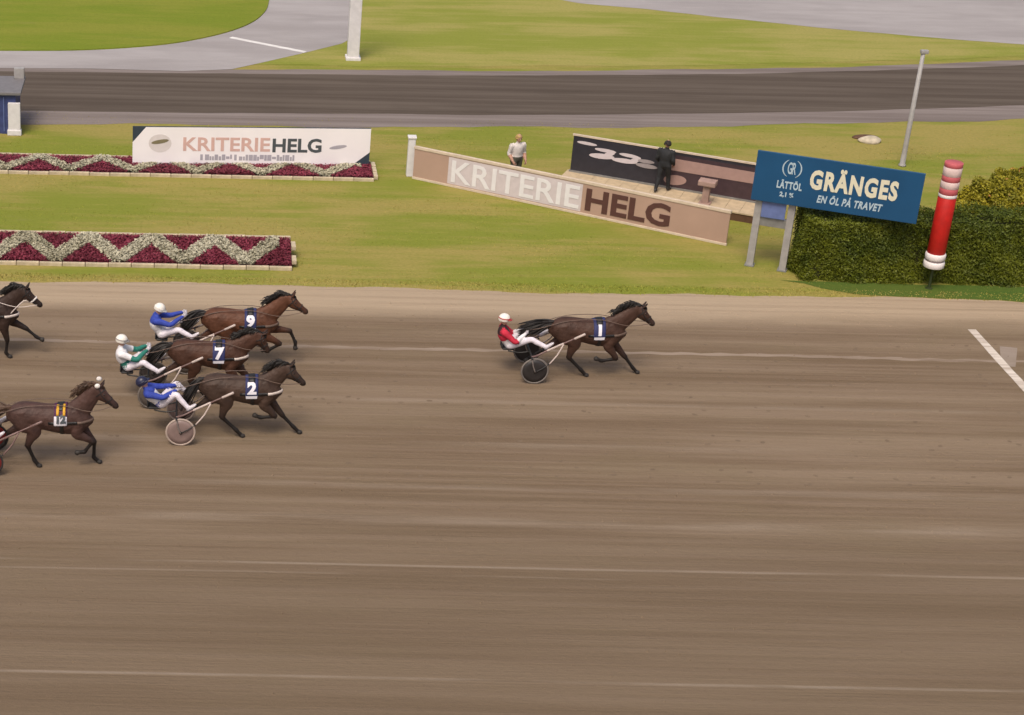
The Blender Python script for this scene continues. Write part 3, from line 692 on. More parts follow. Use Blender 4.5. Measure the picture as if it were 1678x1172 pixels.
# ---------------------------------------------------------------- people
def person(base, label, J, mats, tags, rz=0.0, helmet=None, hair=None, cat='person', grp=None, gloves=3, name='person'):
    """J: joints; tags: material index for torso stations, arms, legs"""
    root = empty(name, base, rz); tag(root, label, cat, grp)
    V = lambda q: Vector(q)
    hip, ch, nk, hd = V(J['hip']), V(J['chest']), V(J['neck']), V(J['head']); hd = hd-(hd-nk).normalized()*.025; top = tags['torso'][-1]
    pc = []
    def T(pts, rr, tg, seg=14, sub=4): pc.append(tube([tuple(p) for p in pts], rr, seg, sub, tg))
    up = (nk-hip).normalized()
    T([hip-up*.06, hip+up*.05, hip.lerp(ch, .5), ch, ch.lerp(nk, .6), nk-up*.02], [(.120, .170), (.138, .182), (.132, .180), (.150, .210), (.132, .205), (.085, .125)], tags['torso'], 20)
    hu = (hd-nk).normalized(); fw = V(J.get('face', (1, 0, -.1))); fw = (fw-hu*fw.dot(hu)).normalized()
    T([nk-hu*.05, nk+hu*.05, hd-hu*.06], [.070, .060, .057], [top, top, 0], 12)
    T([hd-hu*.105+fw*.035, hd-hu*.07+fw*.02, hd, hd+hu*.07-fw*.005, hd+hu*.11-fw*.01], [(.045, .040), (.075, .062), (.096, .075), (.088, .072), (.05, .045)], [0]*5, 16)
    T([hd+fw*.090-hu*.005, hd+fw*.112-hu*.035], [.012, .016], [0, 0], 8, 1)           # nose
    T([hd+fw*.080-hu*.074, hd+fw*.092-hu*.076], [(.010, .022), (.008, .018)], [0, 0], 8, 1)           # mouth
    lat = hu.cross(fw).normalized()
    for s in (-1, 1):
        T([hd+lat*s*.076-fw*.01+hu*.02, hd+lat*s*.078-fw*.012-hu*.03], [.013, .011], [0, 0], 8, 1)  # ear
    for k, s in (('N', -1), ('F', 1)):
        sh, el, wr = V(J['sh'+k]), V(J['el'+k]), V(J['wr'+k])
        T([ch.lerp(nk, .5)+V((0, s*.10, 0)), sh, sh.lerp(el, .5), el, el.lerp(wr, .5), wr], [.085, .092, .076, .064, .056, .038], tags['arm'], 12)
        hp, kn, an, to = V(J['hp'+k]), V(J['kn'+k]), V(J['an'+k]), V(J['to'+k])
        T([hip+V((0, s*.06, .0)), hp, hp.lerp(kn, .5), kn, kn.lerp(an, .35), an], [.11, .110, .090, .070, .066, .050], tags['leg'], 14)
        d_ = (to-an).normalized()
        T([an-d_*.045, an+d_*.05, an+d_*.13, to], [(.045, .040), (.048, .044), (.038, .047), (.026, .036)], [3]*4, 12)
    me, kd, tg = fuse('person_body', pc, 0.0125, 3)
    for m in mats: me.materials.append(m)
    for p in me.polygons:
        p.material_index = int(tg[kd.find(p.center)[1]])
    # hands: palm, four unequal fingers curled round, thumb from the palm's side
    bm = bmesh.new(); bm.from_mesh(me)
    for k, s in (('N', -1), ('F', 1)):
        el, wr = V(J['el'+k]), V(J['wr'+k]); d_ = (wr-el).normalized(); side = Vector((0, 0, 1)); side = (side-d_*side.dot(d_)).normalized(); inn = d_.cross(side)*(1 if s < 0 else -1)
        if inn.y*s > 0: inn = -inn
        sh_ = [tube([tuple(wr-d_*.01), tuple(wr+d_*.04), tuple(wr+d_*.085)], [(.040, .018), (.043, .018), (.042, .017)], 10, 2)]
        for q, ln in enumerate((.070, .080, .075, .058)):
            b0 = wr+d_*.085+side*(.030-.020*q)
            sh_.append(tube([tuple(b0), tuple(b0+d_*ln*.45+inn*.008), tuple(b0+d_*ln*.55+inn*.038), tuple(b0+d_*ln*.15+inn*.050)], [.0105, .010, .0095, .008], 7, 2))
        b0 = wr+d_*.03+side*.036
        sh_.append(tube([tuple(b0), tuple(b0+d_*.03+side*.020+inn*.012), tuple(b0+d_*.055+side*.010+inn*.034)], [.013, .011, .009], 7, 2))
        for v_, f_, _ in sh_:
            vv = [bm.verts.new(x) for x in v_]
            for f in f_:
                q = bm.faces.new([vv[i] for i in f]); q.material_index = gloves; q.smooth = True
    bm.to_mesh(me); bm.free()
    link_data('body', me, None, root)
    for s in (-1, 1):
        MB().ball(tuple(hd+fw*.083+lat*s*.030+hu*.012), .012, 8, 6).build('eye', M['eye'], root, True)
    def frame_mesh(mb): return [hd+lat*v.y+fw*v.x+hu*v.z for v in mb.v]
    if helmet:
        m1, m2 = helmet
        sh_ = MB(); prof = []
        for i in range(11):
            a = rad(-22)+rad(112)*i/10; prof.append((max(.001, math.cos(a)), math.sin(a)))
        t = MB().lathe(prof, 28); sh_.add([(p.x*.142-.008, p.y*.121, p.z*.134+.028) for p in t.v], t.f)
        he = link_mesh('helmet', frame_mesh(sh_), sh_.f, m1, root, True)
        vz = MB(); pts = []
        for i in range(13):
            a = rad(-72)+rad(144)*i/12; pts.append((math.cos(a), math.sin(a)))
        v_ = [(c*.134, s_*.116, .035) for c, s_ in pts]+[(c*.134+.060*max(0, c)**1.2, s_*.116, .022) for c, s_ in pts]+[(c*.134+.060*max(0, c)**1.2, s_*.116, .012) for c, s_ in pts]+[(c*.132, s_*.114, .018) for c, s_ in pts]
        n = 13; f_ = [(r_*n+i, r_*n+i+1, (r_+1)*n+i+1, (r_+1)*n+i) for r_ in range(3) for i in range(n-1)]
        vz.add(v_, f_); link_mesh('visor', frame_mesh(vz), vz.f, m2, he, True)
        bd = MB(); t = MB().lathe([(.986, -.06), (1.03, -.03), (1.03, .10), (.97, .14)], 28); bd.add([(p.x*.142-.008, p.y*.122, p.z*.134+.045) for p in t.v], t.f)
        link_mesh('helmet_band', frame_mesh(bd), bd.f, m2, he, True)
        gl = MB(); 
        v_ = [(c*.112, s_*.088, .030) for c, s_ in pts[2:-2]]+[(c*.112, s_*.088, -.012) for c, s_ in pts[2:-2]]+[(c*.098, s_*.078, -.018) for c, s_ in pts[2:-2]]
        n = 9; gl.add(v_, [(r_*n+i, r_*n+i+1, (r_+1)*n+i+1, (r_+1)*n+i) for r_ in range(2) for i in range(n-1)])
        link_mesh('goggles', frame_mesh(gl), gl.f, M['rubber'], root, True)
    if hair:
        mb = MB(); rr = random.Random(3)
        for i in range(240):
            a = rr.uniform(0, 6.283); e = rr.uniform(.05, 1.5)
            n_ = Vector((math.cos(a)*math.cos(e), math.sin(a)*math.cos(e), math.sin(e)))
            if n_.x > .55 and n_.z < .55: continue
            p0 = Vector((n_.x*.094-.004, n_.y*.078, n_.z*.105+.012)); p1 = p0+n_*.022+Vector((-.01, 0, -.02)); p2 = p0+n_*.018+Vector((-.02, 0, -.065))
            t = tube([p0, p1, p2], [.014, .013, .005], 5, 1); mb.add(t[0], t[1])
        link_mesh('hair', frame_mesh(mb), mb.f, hair, root, True)
    return root

M['skin'] = mat('skin', (0.42, 0.23, 0.16), 0.55, vary=0.05)
def cloth(name, c): return mat(name, c, 0.8, vary=0.16, scale=5, bump=0.9, bscale=11)
M['c_white'] = cloth('white_breeches', (0.72, 0.66, 0.72))
M['c_white2'] = cloth('white_jacket', (0.74, 0.71, 0.72))
M['c_red'] = cloth('red_jacket', (0.52, 0.022, 0.05))
M['c_dark'] = cloth('dark_jacket', (0.035, 0.014, 0.016))
M['c_blue'] = cloth('blue_jacket', (0.030, 0.055, 0.33))
M['c_teal'] = cloth('teal_jacket', (0.02, 0.17, 0.13))
M['c_grey'] = cloth('grey_trousers', (0.085, 0.080, 0.060))
M['c_shirt'] = cloth('pale_shirt', (0.62, 0.56, 0.52))
M['c_black'] = cloth('black_clothes', (0.020, 0.020, 0.022))
M['boot_white'] = mat('pale_boot', (0.62, 0.57, 0.60), 0.5)
M['boot_dark'] = mat('dark_boot', (0.03, 0.028, 0.028), 0.5)
M['helm_white'] = mat('helmet_white', (0.78, 0.73, 0.66), 0.3, vary=0.04)
M['helm_red'] = mat('helmet_red', (0.42, 0.05, 0.05), 0.3, vary=0.06)
M['helm_navy'] = mat('helmet_navy', (0.020, 0.022, 0.055), 0.3)
M['helm_grey'] = mat('helmet_grey', (0.30, 0.27, 0.25), 0.3)
M['blond'] = mat('blond_hair', (0.50, 0.33, 0.12), 0.6, vary=0.2)
M['black_hair'] = mat('dark_hair', (0.020, 0.015, 0.011), 0.6)

def driver_joints(hip, chest, neck, head, knee, foot, hand, elbow, face=(1, 0, -.15)):
    J = dict(hip=(hip[0], 0, hip[1]), chest=(chest[0], 0, chest[1]), neck=(neck[0], 0, neck[1]), head=(head[0], 0, head[1]), face=face)
    shx, shz = chest[0]*.35+neck[0]*.65, chest[1]*.35+neck[1]*.65
    for k, s in (('N', -1), ('F', 1)):
        J['sh'+k] = (shx, s*.195, shz); J['el'+k] = (elbow[0], s*.29, elbow[1]); J['wr'+k] = (hand[0], s*.13, hand[1])
        J['hp'+k] = (hip[0]+.03, s*.11, hip[1]+.01); J['kn'+k] = (knee[0], s*.28, knee[1]); J['an'+k] = (foot[0]-.06, s*.37, foot[1]-.02); J['to'+k] = (foot[0]+.09, s*.385, foot[1]+.10)
    return J

# ------------------------------------------------------------------ the six teams
AX = -1.55
def axle(b, dx=0.0): return Vector((b.x+AX+dx, b.y, 0))
def seatd(b, dx=0.0): return (b.x+AX+dx, b.y, 0)

b1 = G(971, 614)
horse(b1, 'dark brown horse with white number 1 on blue cloth, running alone in front', (0.070, 0.034, 0.023), '1', (1.0, 1.86), (1.37, 1.42), seed=1, tail='stream', bib='strap_tan')
sulky(axle(b1), 'sulky with dark disc wheels behind the leading horse number 1', 'disc_dark', 'tyre_grey', 'shaft_pale')
person(seatd(b1), 'driver in red jacket and red and white helmet reclining behind the leading horse',
       driver_joints((-.58, .80), (-.72, 1.03), (-.76, 1.24), (-.74, 1.45), (-.10, 1.03), (.33, .90), (-.22, 1.12), (-.47, .96)),
       [M['skin'], M['c_red'], M['c_white'], M['boot_white'], M['c_dark'], M['c_white2']], dict(torso=[2, 5, 5, 1, 4, 4], arm=[4, 1, 1, 1, 5, 5], leg=[2, 2, 2, 2, 2, 2]),
       helmet=(M['helm_white'], M['helm_red']), grp='drivers on the sulkies')

b2 = G(410, 713)
horse(b2, 'brown horse with number 2 on navy cloth, nearest of the three running abreast', (0.066, 0.038, 0.027), '2', (.84, 1.80), (1.22, 1.36), seed=2, tail='low',
      legs=dict(FF=((.42, .84), (.72, .46), (.98, .18), (1.11, .05)), NF=((.28, .86), (.55, .55), (.22, .51), (.10, .55))))
sulky(axle(b2, -.04), 'sulky with smoky pink disc wheels behind horse number 2', 'disc_pink', 'tyre_pale', 'shaft_pale')
person(seatd(b2, -.04), 'driver in royal blue jacket and dark helmet lying far back behind horse number 2',
       driver_joints((-.47, .80), (-.68, .98), (-.80, 1.13), (-.89, 1.29), (-.12, 1.12), (.24, .84), (-.12, 1.16), (-.42, 1.05), (1, 0, .25)),
       [M['skin'], M['c_blue'], M['c_white'], M['boot_white'], M['c_blue'], M['c_white2']], dict(torso=[2, 1, 5, 5, 1, 1], arm=[1, 1, 1, 1, 1, 1], leg=[2, 2, 2, 2, 2, 2]),
       helmet=(M['helm_navy'], M['helm_navy']), grp='drivers on the sulkies')

b7 = G(357, 654)
horse(b7, 'dark brown horse with number 7 on navy cloth, middle of the three abreast', (0.082, 0.036, 0.022), '7', (1.0, 1.74), (1.20, 1.29), seed=3, tail='mid')
sulky(axle(b7), 'sulky with pale shafts behind horse number 7, between two other teams', 'disc_smoke', 'tyre_grey', 'shaft_pale')
person(seatd(b7), 'driver in white and teal jacket with white helmet behind horse number 7',
       driver_joints((-.60, .84), (-.72, 1.06), (-.76, 1.28), (-.73, 1.49), (-.22, 1.04), (.20, .88), (-.14, 1.30), (-.38, 1.12)),
       [M['skin'], M['c_white2'], M['c_white'], M['boot_white'], M['c_teal'], M['c_white2']], dict(torso=[2, 4, 4, 1, 1, 1], arm=[1, 1, 1, 4, 4, 4], leg=[2, 2, 2, 2, 2, 2]),
       helmet=(M['helm_white'], M['helm_grey']), grp='drivers on the sulkies')

b9 = G(408, 599)
horse(b9, 'reddish bay horse with number 9 on navy cloth, farthest of the three abreast', (0.118, 0.046, 0.024), '9', (.97, 1.90), (1.40, 1.50), seed=4, tail='mid', bib='strap_tan',
      legs=dict(FF=((.52, .95), (.98, .90), (1.12, .60), (1.12, .47)), NF=((.36, .88), (.74, .66), (.46, .48), (.34, .48))))
sulky(axle(b9), 'sulky with pale shafts behind the reddish horse number 9', 'disc_smoke', 'tyre_grey', 'shaft_pale')
person(seatd(b9), 'driver in blue and white jacket with cream helmet behind the reddish horse number 9',
       driver_joints((-.62, .84), (-.76, 1.08), (-.74, 1.30), (-.66, 1.48), (-.20, 1.04), (.20, .92), (-.10, 1.34), (-.40, 1.18)),
       [M['skin'], M['c_blue'], M['c_white'], M['boot_white'], M['c_white2'], M['c_white2']], dict(torso=[2, 4, 4, 4, 1, 1], arm=[1, 1, 1, 1, 1, 1], leg=[2, 2, 2, 2, 2, 2]),
       helmet=(M['helm_white'], M['helm_white']), grp='drivers on the sulkies')

b12 = G(102, 762)
horse(b12, 'chocolate horse with white number 12 panel, yellow straps and white ear plugs', (0.080, 0.041, 0.033), '12', (.83, 1.97), (1.25, 1.50), seed=5, hairm='hair_brown', tail='stream', puffs=True,
      cloth='plum_cloth', numcol='ink', patch_white=False, yellow=True, bib='strap_tan',
      legs=dict(NF=((.34, .86), (.68, .66), (.50, .40), (.36, .38)), FF=((.44, .86), (.70, .52), (.69, .15), (.80, .045)), NH=((-.60, .93), (-.74, .53), (-.60, .17), (-.51, .045)), FH=((-.80, .95), (-1.16, .72), (-1.30, .42), (-1.40, .34))))
sulky(axle(b12, -.02), 'sulky with red disc wheels behind horse number 12, cut off by the picture edge', 'disc_red', 'rubber', 'shaft_brown')
person(seatd(b12, -.02), 'driver with white boots behind horse number 12, mostly cut off by the left edge',
       driver_joints((-.58, .82), (-.72, 1.05), (-.76, 1.26), (-.74, 1.47), (-.16, 1.04), (.26, .88), (-.18, 1.18), (-.44, 1.0)),
       [M['skin'], M['c_red'], M['c_white'], M['boot_white'], M['c_dark'], M['c_white2']], dict(torso=[2, 1, 1, 1, 1, 1], arm=[1]*6, leg=[2]*6), helmet=(M['helm_white'], M['helm_white']), grp='drivers on the sulkies')

b0 = G(-13, 583)
horse(b0, 'very dark horse with white noseband and straps entering at the left picture edge', (0.042, 0.023, 0.017), '4', (.86, 1.86), (1.28, 1.42), seed=6, tail='mid', white_tack=True,
      legs=dict(FF=((.46, .90), (.85, .70), (1.10, .48), (1.22, .42)), NF=((.32, .86), (.40, .48), (.36, .14), (.44, .045))))
sulky(axle(b0), 'sulky behind the very dark horse at the left picture edge', 'disc_dark', 'tyre_pale', 'shaft_pale')
person(seatd(b0), 'driver behind the very dark horse, outside the left picture edge',
       driver_joints((-.58, .82), (-.72, 1.05), (-.76, 1.26), (-.74, 1.47), (-.16, 1.04), (.26, .88), (-.18, 1.18), (-.44, 1.0)),
       [M['skin'], M['c_blue'], M['c_white'], M['boot_white'], M['c_dark'], M['c_white2']], dict(torso=[2, 1, 1, 1, 1, 1], arm=[1]*6, leg=[2]*6), helmet=(M['helm_white'], M['helm_white']), grp='drivers on the sulkies')
#PART2
# ------------------------------------------------------------------ infield furniture
def zfor(base, py):
    """height above a ground point at which the upright through it crosses image row py"""
    lo_, hi_ = 0.0, 30.0
    for _ in range(40):
        z = (lo_+hi_)/2; v = Vector((base.x, base.y, z))-CAM; y = CY-F*(v.dot(UP))/(-v.dot(BK))
        if y > py: lo_ = z
        else: hi_ = z
    return lo_

class Board:
    """upright panel: u runs along it, w up it, d out of its front towards the track"""
    def __init__(s, A, B):
        s.A = Vector((A.x, A.y, A.z)); s.d = Vector((B.x-A.x, B.y-A.y, 0)); s.len = s.d.length; s.d.normalize(); s.n = Vector((s.d.y, -s.d.x, 0))
        s.rz = math.atan2(s.d.y, s.d.x)
    def p(s, u, w, dd): return Vector((u*s.d.x+dd*s.n.x, u*s.d.y+dd*s.n.y, w))     # relative to A
    def poly(s, name, pts, dd, m, parent, th=0.006):
        n = len(pts); V = [s.p(u, w, dd) for u, w in pts]+[s.p(u, w, dd-th) for u, w in pts]
        f = [tuple(range(n)), tuple(range(2*n-1, n-1, -1))]+[(i, n+i, n+(i+1) % n, (i+1) % n) for i in range(n)]
        return link_mesh(name, V, f, m, parent)
    def slab(s, name, u0, u1, w0, w1, d0, d1, m, parent, bev=0.0):
        c = s.p((u0+u1)/2, (w0+w1)/2, (d0+d1)/2)
        return MB().box(tuple(c), (u1-u0, abs(d1-d0), w1-w0), s.rz, bev).build(name, m, parent)
    def text(s, name, body, u0, u1, w0, w1, dd, m, parent, **k):
        me = text_data(body, w1-w0, **k)
        X = [v.co.x for v in me.vertices]; Y = [v.co.y for v in me.vertices]; ax, bx, ay, by = min(X), max(X), min(Y), max(Y)
        for v in me.vertices: v.co.x = (v.co.x-ax)/(bx-ax)*(u1-u0); v.co.y = (v.co.y-ay)/(by-ay)*(w1-w0)
        u, w = u0, w0
        for v in me.vertices: v.co = s.p(u+v.co.x, w+v.co.y, dd+v.co.z)
        return link_data(name, me, m, parent)

def flat_bumps(V, Fc, c, r, rnd):
    """a small tilted leaf diamond"""
    a = rnd.uniform(0, 6.283); t = rnd.uniform(-.7, .7); q = rnd.uniform(-.7, .7)
    e1 = Vector((math.cos(a), math.sin(a), t))*r; e2 = Vector((-math.sin(a), math.cos(a), q))*r*.6
    k = len(V); V += [c-e1, c+e2, c+e1, c-e2]; Fc.append((k, k+1, k+2, k+3))

# ---- flower beds with a zigzag planting
M['maroon_leaf'] = leaf_mat('maroon_flowers', (0.125, 0.018, 0.030), (0.200, 0.030, 0.052))
M['sage_leaf'] = leaf_mat('sage_plants', (0.33, 0.30, 0.205), (0.44, 0.405, 0.30))
M['bed_soil'] = mat('bed_soil', (0.09, 0.025, 0.03), 0.95, bump=0.5, bscale=12)
def flower_bed(label, x0, x1, y0, y1, z0, z1, period, phase, band, n, seed):
    rnd = random.Random(seed)
    root = empty('flower_bed', ((x0+x1)/2, (y0+y1)/2, 0)); tag(root, label, 'flower bed', 'flower beds with zigzag planting')
    O = Vector(((x0+x1)/2, (y0+y1)/2, 0))
    zz = lambda y: z0+(z1-z0)*(y-y0)/(y1-y0)
    e = .10
    link_mesh('soil', [Vector(q)-O for q in ((x0, y0, 0), (x1, y0, 0), (x1, y1, 0), (x0, y1, 0), (x0, y0, z0), (x1, y0, z0), (x1, y1, z1), (x0, y1, z1))],
              [(4, 5, 6, 7), (0, 1, 5, 4), (1, 2, 6, 5), (2, 3, 7, 6), (3, 0, 4, 7)], M['bed_soil'], root)
    # edging stones laid end to end
    k = int((x1-x0)/.62); proto = {}
    def stone(x, y, z, L, alongx):
        key = alongx
        if key not in proto: proto[key] = MB().box((0, 0, 0), (.622, .10, .12) if alongx else (.13, .40, .13), 0, .02).build('edging_stone', M['edge_cream'], root)
        else:
            o = proto[key].copy(); C.objects.link(o); o.parent = root; proto['last'] = o
        o = proto.get('last', proto[key]) if (key in proto and len(proto) > 0 and 'last' in proto) else proto[key]
        o.location = Vector((x, y, z))-O; o.rotation_euler = (0, 0, rnd.uniform(-.015, .015)); proto.pop('last', None)
    for i in range(k):
        x = x0+(i+.5)*(x1-x0)/k
        stone(x, y0-.055, z0-.01+rnd.uniform(-.008, .008), .6, True); stone(x, y1+.055, z1+.02+rnd.uniform(-.008, .008), .6, True)
    kk = max(2, int((y1-y0)/.42))
    for i in range(kk):
        y = y0+(i+.5)*(y1-y0)/kk; stone(x1+.06, y, zz(y)+.02, .4, False)
    mv, mf, sv, sf = [], [], [], []
    for i in range(n):
        x = rnd.uniform(x0+.03, x1-.03); y = rnd.uniform(y0+.03, y1-.03); t = (y-y0)/(y1-y0)
        u = ((x-x0+phase)/period) % 1.0; tri = 1-abs(2*u-1)             # 0..1..0
        on = abs((.10+.80*tri)-t)*period*.5/1.0 < band*(.85+.3*rnd.random()) and x < x1-.35
        c = Vector((x, y, zz(y)+rnd.uniform(.01, .11)))-O
        if on: flat_bumps(sv, sf, c+Vector((0, 0, .03)), rnd.uniform(.022, .048), rnd)
        else: flat_bumps(mv, mf, c, rnd.uniform(.018, .042), rnd)
    tag(link_mesh('maroon_flowers', mv, mf, M['maroon_leaf'], root), kind='stuff')
    tag(link_mesh('zigzag_plants', sv, sf, M['sage_leaf'], root), kind='stuff')
    return root
p0, p1 = G(-90, 440, .06), G(479, 441, .06); q1 = G(488, 391, .40)
flower_bed('long maroon flower bed with pale zigzag, close to the track edge', p0.x, p1.x, p1.y+.1, q1.y-.1, .06, .40, 1.76, .55, .225, 48000, 31)
p0, p1 = G(-90, 290, .05), G(612, 290, .05); q1 = G(612, 268, .10)
yb0 = G(300, 287, .05).y; yb1 = G(300, 262, .10).y
flower_bed('long maroon flower bed with pale zigzag, under the white banner', p0.x, p1.x, yb0, yb1, .05, .10, 2.0, .2, .20, 40000, 32)

# ---- white event banner with slanted print
A, B = G(217, 275), G(604, 278)
bd = Board(A, B); hh = zfor(A, 207); Lb = bd.len
root = empty('banner', A); tag(root, 'white event banner with salmon and dark lettering standing in the far flower bed', 'banner')
bd.slab('panel', 0, Lb, .06, hh, -.03, .0, M['banner_navy'], root)
s1 = .42
bd.poly('white_field', [(0.0, .08), (Lb-.62, .08), (Lb, hh*.42), (Lb, hh-.02), (s1, hh-.02), (0.0, hh*.62)], .010, M['banner_white'], root)
bd.text('lettering', 'KRITERIE', Lb*.212, Lb*.578, hh*.42, hh*.75, .014, M['salmon'], root, offset=.010, extrude=.002)
bd.text('lettering', 'HELG', Lb*.588, Lb*.795, hh*.40, hh*.74, .014, M['ink'], root, offset=.014, extrude=.002)
rp = random.Random(4); u = Lb*.285
while u < Lb*.68:         # second row of small print, too smeared to read
    wd = rp.choice((.06, .08, .11, .13)); h0 = hh*.20+rp.choice((0, 0, .05)); h1 = hh*.34-rp.choice((0, 0, .06))
    bd.poly('small_print', [(u, h0), (u+wd, h0), (u+wd, h1), (u, h1)], .014, M['ink_soft'], root); u += wd+rp.choice((.012, .015, .02, .07))
def lens(cu, cw, a, b, rot, n=18):
    return [(cu+a*math.cos(t)*math.cos(rot)-b*math.sin(t)*math.sin(rot), cw+a*math.cos(t)*math.sin(rot)+b*math.sin(t)*math.cos(rot)) for t in [2*math.pi*k/n for k in range(n)]]
bd.poly('emblem', lens(Lb*.115, hh*.60, .36, .30, 0), .014, mat('emblem_cream', (.66, .60, .60), .5, vary=.04), root)
bd.poly('emblem', lens(Lb*.115, hh*.64, .28, .065, .18), .019, mat('emblem_olive', (.20, .17, .10), .5), root)
bd.poly('emblem', lens(Lb*.865, hh*.54, .28, .06, .15), .014, M['ink_soft'], root)
for u in (.25, Lb*.33, Lb*.66, Lb-.25):
    bd.slab('stake', u-.025, u+.025, 0, hh*.9, -.09, -.032, M['dark_metal'], root)

# ---- long pink board
A, B = G(676, 293), G(1189, 403)
bd = Board(A, B); Lb = bd.len; hl_ = zfor(A, 242); hr_ = zfor(B, 346); hh = (hl_+hr_)/2
root = empty('advertising_board', A); tag(root, 'long dusty pink board with white and brown lettering running across the grass', 'board')
bd.slab('panel', 0, Lb, .07, hh-.05, -.05, 0, M['pink'], root)
bd.slab('top_rail', -.02, Lb+.02, hh-.06, hh+.03, -.075, .02, M['cream'], root, .012)
bd.slab('bottom_rail', -.02, Lb+.02, .0, .075, -.06, .016, M['cream'], root, .01)
bd.poly('pale_field', [(Lb*.118, .10), (Lb*.555, .10), (Lb*.555, hh-.09), (Lb*.118, hh-.09)], .004, M['pale_print'], root)
hb = hh-.16
bd.text('lettering', 'KRITERIE', Lb*.130, Lb*.548, .17, hh-.17, .012, M['pale_letter'], root, offset=.010, extrude=.002)
bd.text('lettering', 'HELG', Lb*.568, Lb*.828, .17, hh-.17, .012, M['brown_letter'], root, offset=.022, extrude=.002)
nb_ = 7
for i in range(nb_+1):
    u = .06+(Lb-.12)*i/nb_; bd.slab('post', u-.035, u+.035, 0, hh-.06, -.13, -.052, M['wood'], root)

A = G(671, 288); hh = zfor(A, 226)
root = empty('post', A); tag(root, 'short white post behind the left end of the pink board', 'post')
MB().box((0, 0, hh/2), (.22, .22, hh), 0, .02).build('shaft', M['white'], root); MB().box((0, 0, hh+.03), (.27, .27, .06), 0, .015).build('cap', M['white'], root)

# ---- low stage with its dark backdrop
A, B = G(934, 281, .28), G(1268, 338, .28)
bd = Board(A, B); Lb = bd.len; hh = zfor(Vector((A.x, A.y, 0)), 222)-.28
A0 = Vector((A.x, A.y, 0))
root = empty('stage', A0); tag(root, 'low beige stage platform behind the pink board', 'stage')
nbp = 14
for i in range(nbp):
    for j in range(3):
        bd.slab('deck_board', -.12+(Lb+.24)*i/nbp+.004, -.12+(Lb+.24)*(i+1)/nbp-.004, .24, .28, -.15+.42*j+.003, -.15+.42*(j+1)-.003, M['stage'], root)
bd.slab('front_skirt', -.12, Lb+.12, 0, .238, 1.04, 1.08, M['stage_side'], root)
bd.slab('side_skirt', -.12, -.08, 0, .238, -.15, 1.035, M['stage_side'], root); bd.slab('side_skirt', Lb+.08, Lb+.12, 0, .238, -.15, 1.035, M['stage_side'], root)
bd2 = Board(A, B)
root = empty('backdrop', A); tag(root, 'black backdrop board with white lettering standing on the low stage', 'board')
bd2.slab('panel', 0, Lb, .04, hh, -.04, 0, M['black_board'], root)
bd2.poly('plum_field', [(Lb*.47, .05), (Lb-.02, .05), (Lb-.02, hh-.10), (Lb*.47, hh-.10)], .004, M['board_plum'], root)
bd2.poly('pink_band', [(Lb*.47, hh*.50), (Lb-.02, hh*.50), (Lb-.02, hh*.80), (Lb*.47, hh*.82)], .012, M['board_pink'], root)
bd2.poly('pink_block', lens(Lb*.52, hh*.25, .35, .16, .1), .012, M['board_pink'], root)
bd2.slab('top_trim', -.03, Lb+.03, hh, hh+.05, -.06, .02, M['cream'], root)
bd2.slab('bottom_trim', -.03, Lb+.03, 0, .06, -.05, .03, M['steel'], root)
# white flourishes of the print, too smeared to read
M['mark_dim'] = mat('dim_print', (.30, .26, .26), .55)
for i, (u, w_, a, b, r_, dim) in enumerate(((.165, .73, .34, .055, -.02, 0), (.150, .56, .40, .085, .05, 0), (.185, .645, .20, .075, .45, 0), (.285, .70, .32, .055, -.04, 0), (.265, .54, .40, .075, .02, 0),
                                            (.315, .60, .20, .085, .55, 0), (.37, .62, .26, .06, .0, 1), (.375, .50, .34, .07, -.02, 1))):
    bd2.poly('flourish', lens(Lb*u, hh*w_, a, b, r_), .010+.002*i, M['mark_dim' if dim else 'pale_print'], root)
bd2.poly('flourish', lens(Lb*.07, hh*.84, .32, .05, -.03), .010, M['pale_print'], root)
# T-shaped stand on the stage
A = bd.A+bd.p(Lb*.70, 0, .80); A.z = .28
root = empty('pedestal', A); tag(root, 'small pinkish wooden pedestal standing on the stage', 'pedestal')
MB().box((0, 0, .30), (.20, .20, .56), bd.rz, .02).build('stem', M['wood'], root); MB().box((0, 0, .66), (.52, .38, .16), bd.rz, .03).build('top', M['wood'], root); MB().box((0, 0, .02), (.34, .34, .04), bd.rz, .01).build('base', M['wood'], root)

# ---- two people on the infield
def standing(h, face, stride=.12, armx=.05):
    k = h/1.75
    J = dict(hip=(0, 0, .93*k), chest=(.0, 0, 1.22*k), neck=(.01, 0, 1.43*k), head=(.035, 0, 1.62*k), face=face)
    for q, s in (('N', -1), ('F', 1)):
        J['sh'+q] = (0, s*.19, 1.37*k); J['el'+q] = (-.03, s*.26, 1.10*k); J['wr'+q] = (armx+.12, s*.22, .90*k)
        J['hp'+q] = (0, s*.10, .90*k); J['kn'+q] = (.04-s*stride*.5, s*.11, .49*k); J['an'+q] = (-s*stride, s*.12, .075*k); J['to'+q] = (.16-s*stride, s*.15, .035)
    return J
A = G(842, 306)
person(A, 'blond person in pale shirt and grey trousers behind the pink board', standing(1.74, (1, 0, 0)), [M['skin'], M['c_shirt'], M['c_grey'], M['boot_dark'], M['c_shirt'], M['c_shirt']],
       dict(torso=[2, 2, 1, 1, 1, 1], arm=[1, 1, 1, 1, 0, 0], leg=[2]*6), rz=rad(-70), hair=M['blond'], gloves=0)
A = bd.A+bd.p(Lb*.475, 0, .42); A.z = .28
person(A, 'person in black clothes standing on the stage before the backdrop', standing(1.66, (1, 0, 0), .2), [M['skin'], M['c_black'], M['c_black'], M['boot_dark'], M['c_black'], M['c_black']],
       dict(torso=[2, 2, 1, 1, 1, 1], arm=[1]*6, leg=[2]*6), rz=rad(55), hair=M['black_hair'], gloves=0)

